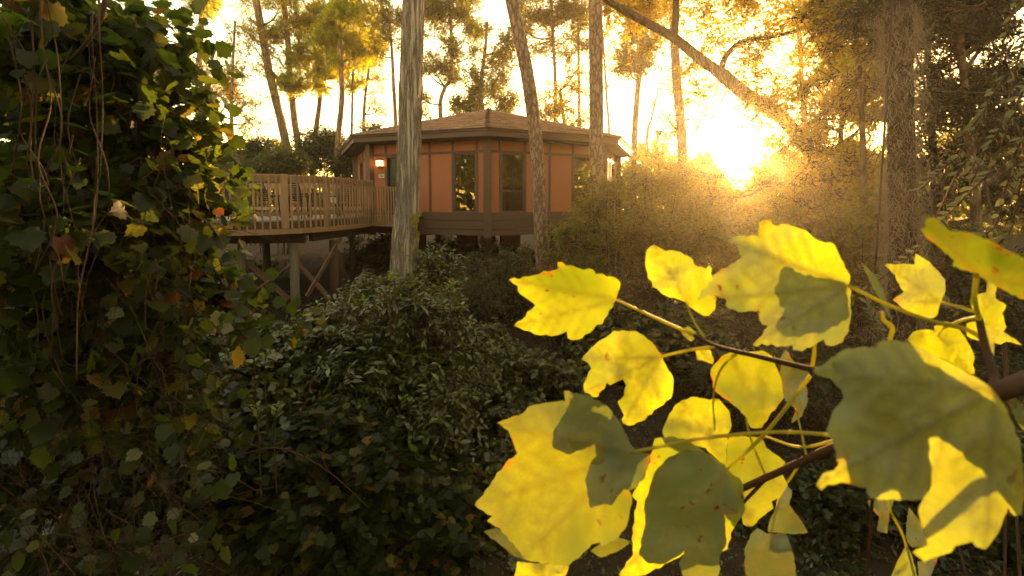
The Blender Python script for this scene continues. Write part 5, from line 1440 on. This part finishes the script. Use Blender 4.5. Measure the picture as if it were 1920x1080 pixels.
for i, (ol, b, d, m) in enumerate([([(1627,938),(1676,938),(1667,964),(1664,1000),(1644,995),(1649,969),(1631,951)], (1650,936), .40, 'maple_green'),
        ([(1704,951),(1722,973),(1740,1022),(1711,1027),(1700,1013),(1700,978)], (1704,950), .42, 'maple_green'),
        ([(1698,1024),(1709,1040),(1722,1090),(1668,1090),(1682,1053)], (1699,1024), .40, 'maple_olive'),
        ([(1720,1053),(1758,1046),(1742,1090),(1724,1090)], (1735,1050), .41, 'maple_green'),
        ([(1883,741),(1900,743),(1920,763),(1945,800),(1920,808),(1909,794),(1897,769)], (1884,741), .27, 'maple_olive')]):
    maple_leaf(br2, ol, b, d, m, (0, .1), .005, None, 30 + i, 1.8)
stalk(br2, [(1990, 700, .262), (1900, 732, .262), (1800, 765, .275), (1680, 795, .30), (1565, 838, .32), (1480, 876, .335), (1378, 922, .35)], [.0044, .0036, .0032, .0028, .0024], 'twig', 'stem', 50)
stalk(br2, [(1440, 893, .34), (1410, 925, .348), (1378, 958, .352)], [.0016, .0011], 'twig', 'side_twig')
stalk(br2, [(1560, 817, .318), (1540, 814, .318), (1460, 810, .315), (1330, 820, .31), (1240, 837, .308), (1182, 848, .306)], [.0013, .0013, .0011])
stalk(br2, [(1520, 704, .318), (1435, 812, .322), (1360, 883, .328)], [.0013, .0013, .0010])
stalk(br2, [(1398, 783, .36), (1410, 830, .355), (1437, 895, .345)], [.0007, .0009])
stalk(br2, [(1492, 766, .385), (1503, 812, .36), (1512, 856, .335)], [.0007, .0009])
stalk(br2, [(1565, 826, .33), (1500, 838, .345), (1434, 818, .365)], [.0011, .0008])
stalk(br2, [(1500, 868, .34), (1480, 900, .38), (1462, 925, .42), (1447, 999, .41)], [.0010, .0007])
stalk(br2, [(1640, 800, .31), (1639, 900, .37), (1634, 960, .40), (1625, 1100, .42)], [.0014, .0011], 'twig')
stalk(br2, [(1650, 800, .31), (1662, 936, .38), (1695, 1010, .40), (1716, 1100, .41)], [.0013, .0010])

# upright shoot
F_ = [(1726,430),(1736,425),(1735,410),(1748,407),(1766,421),(1781,433),(1807,434),(1831,441),(1861,453),(1896,473),(1920,484),(1960,510),(1985,545),(1975,572),(1920,561),(1890,548),(1861,533),(1831,513),(1784,498),(1790,489),(1766,468),(1742,450)]
maple_leaf(br3, F_, (1832,514), .20, 'maple_dull', (-.5, 1.7), .008, (.02, -.06, (1728, 428)), 40, 2.5)
E_ = [(1760,578),(1758,590),(1751,596),(1730,597),(1724,590),(1698,581),(1674,563),(1695,547),(1686,533),(1678,515),(1658,496),(1686,495),(1715,496),(1717,475),(1736,487),(1754,504),(1772,524),(1773,545)]
maple_leaf(br3, E_, (1763,566), .34, 'maple_yellow', (.2, .1), .010, (.04, -.02, (1665, 500)), 41, 2)
G_ = [(1701,637),(1713,622),(1733,618),(1753,621),(1751,612),(1766,603),(1790,607),(1804,625),(1819,649),(1828,670),(1824,684),(1827,702),(1813,696),(1778,676),(1748,664),(1719,649)]
maple_leaf(br3, G_, (1753,622), .33, 'maple_yellow', (.1, .2), .010, (.05, -.03, (1822, 695)), 42, 2)
H_ = [(1818,566),(1825,554),(1849,548),(1852,524),(1867,533),(1867,560),(1887,572),(1879,587),(1887,613),(1881,622),(1917,647),(1887,640),(1876,646),(1864,643),(1864,667),(1852,646),(1813,631),(1812,607),(1836,600)]
maple_leaf(br3, H_, (1838,602), .31, 'maple_yellow', (-.1, .1), .010, None, 43, 2)
stalk(br3, [(1868, 735, .262), (1862, 700, .275), (1846, 645, .29), (1836, 598, .298)], [.0028, .0024, .0020], 'twig', 'stem')
stalk(br3, [(1836, 600, .298), (1828, 562, .27), (1831, 515, .20)], [.0014, .0010])
stalk(br3, [(1836, 588, .298), (1800, 576, .31), (1762, 565, .34)], [.0012, .0009])
stalk(br3, [(1838, 594, .298), (1800, 602, .315), (1752, 623, .33)], [.0012, .0009])

# ------------------------------------------------------------------ haze volume added for the glow round the sun
hz, n, out = new_mat('glow_haze')
pv = nd(n, 'ShaderNodeVolumePrincipled')
pv.inputs['Color'].default_value = (1.0, 0.90, 0.72, 1)
pv.inputs['Density'].default_value = HAZE_D
pv.inputs['Anisotropy'].default_value = HAZE_G
n.links.new(pv.outputs[0], out.inputs['Volume'])
mbk = MB().box((4, 36.5, 12.4), (68, 0, 0), (0, 61, 0), (0, 0, 13.6))
o = mbk.build('haze', hz, None); o['kind'] = 'stuff'
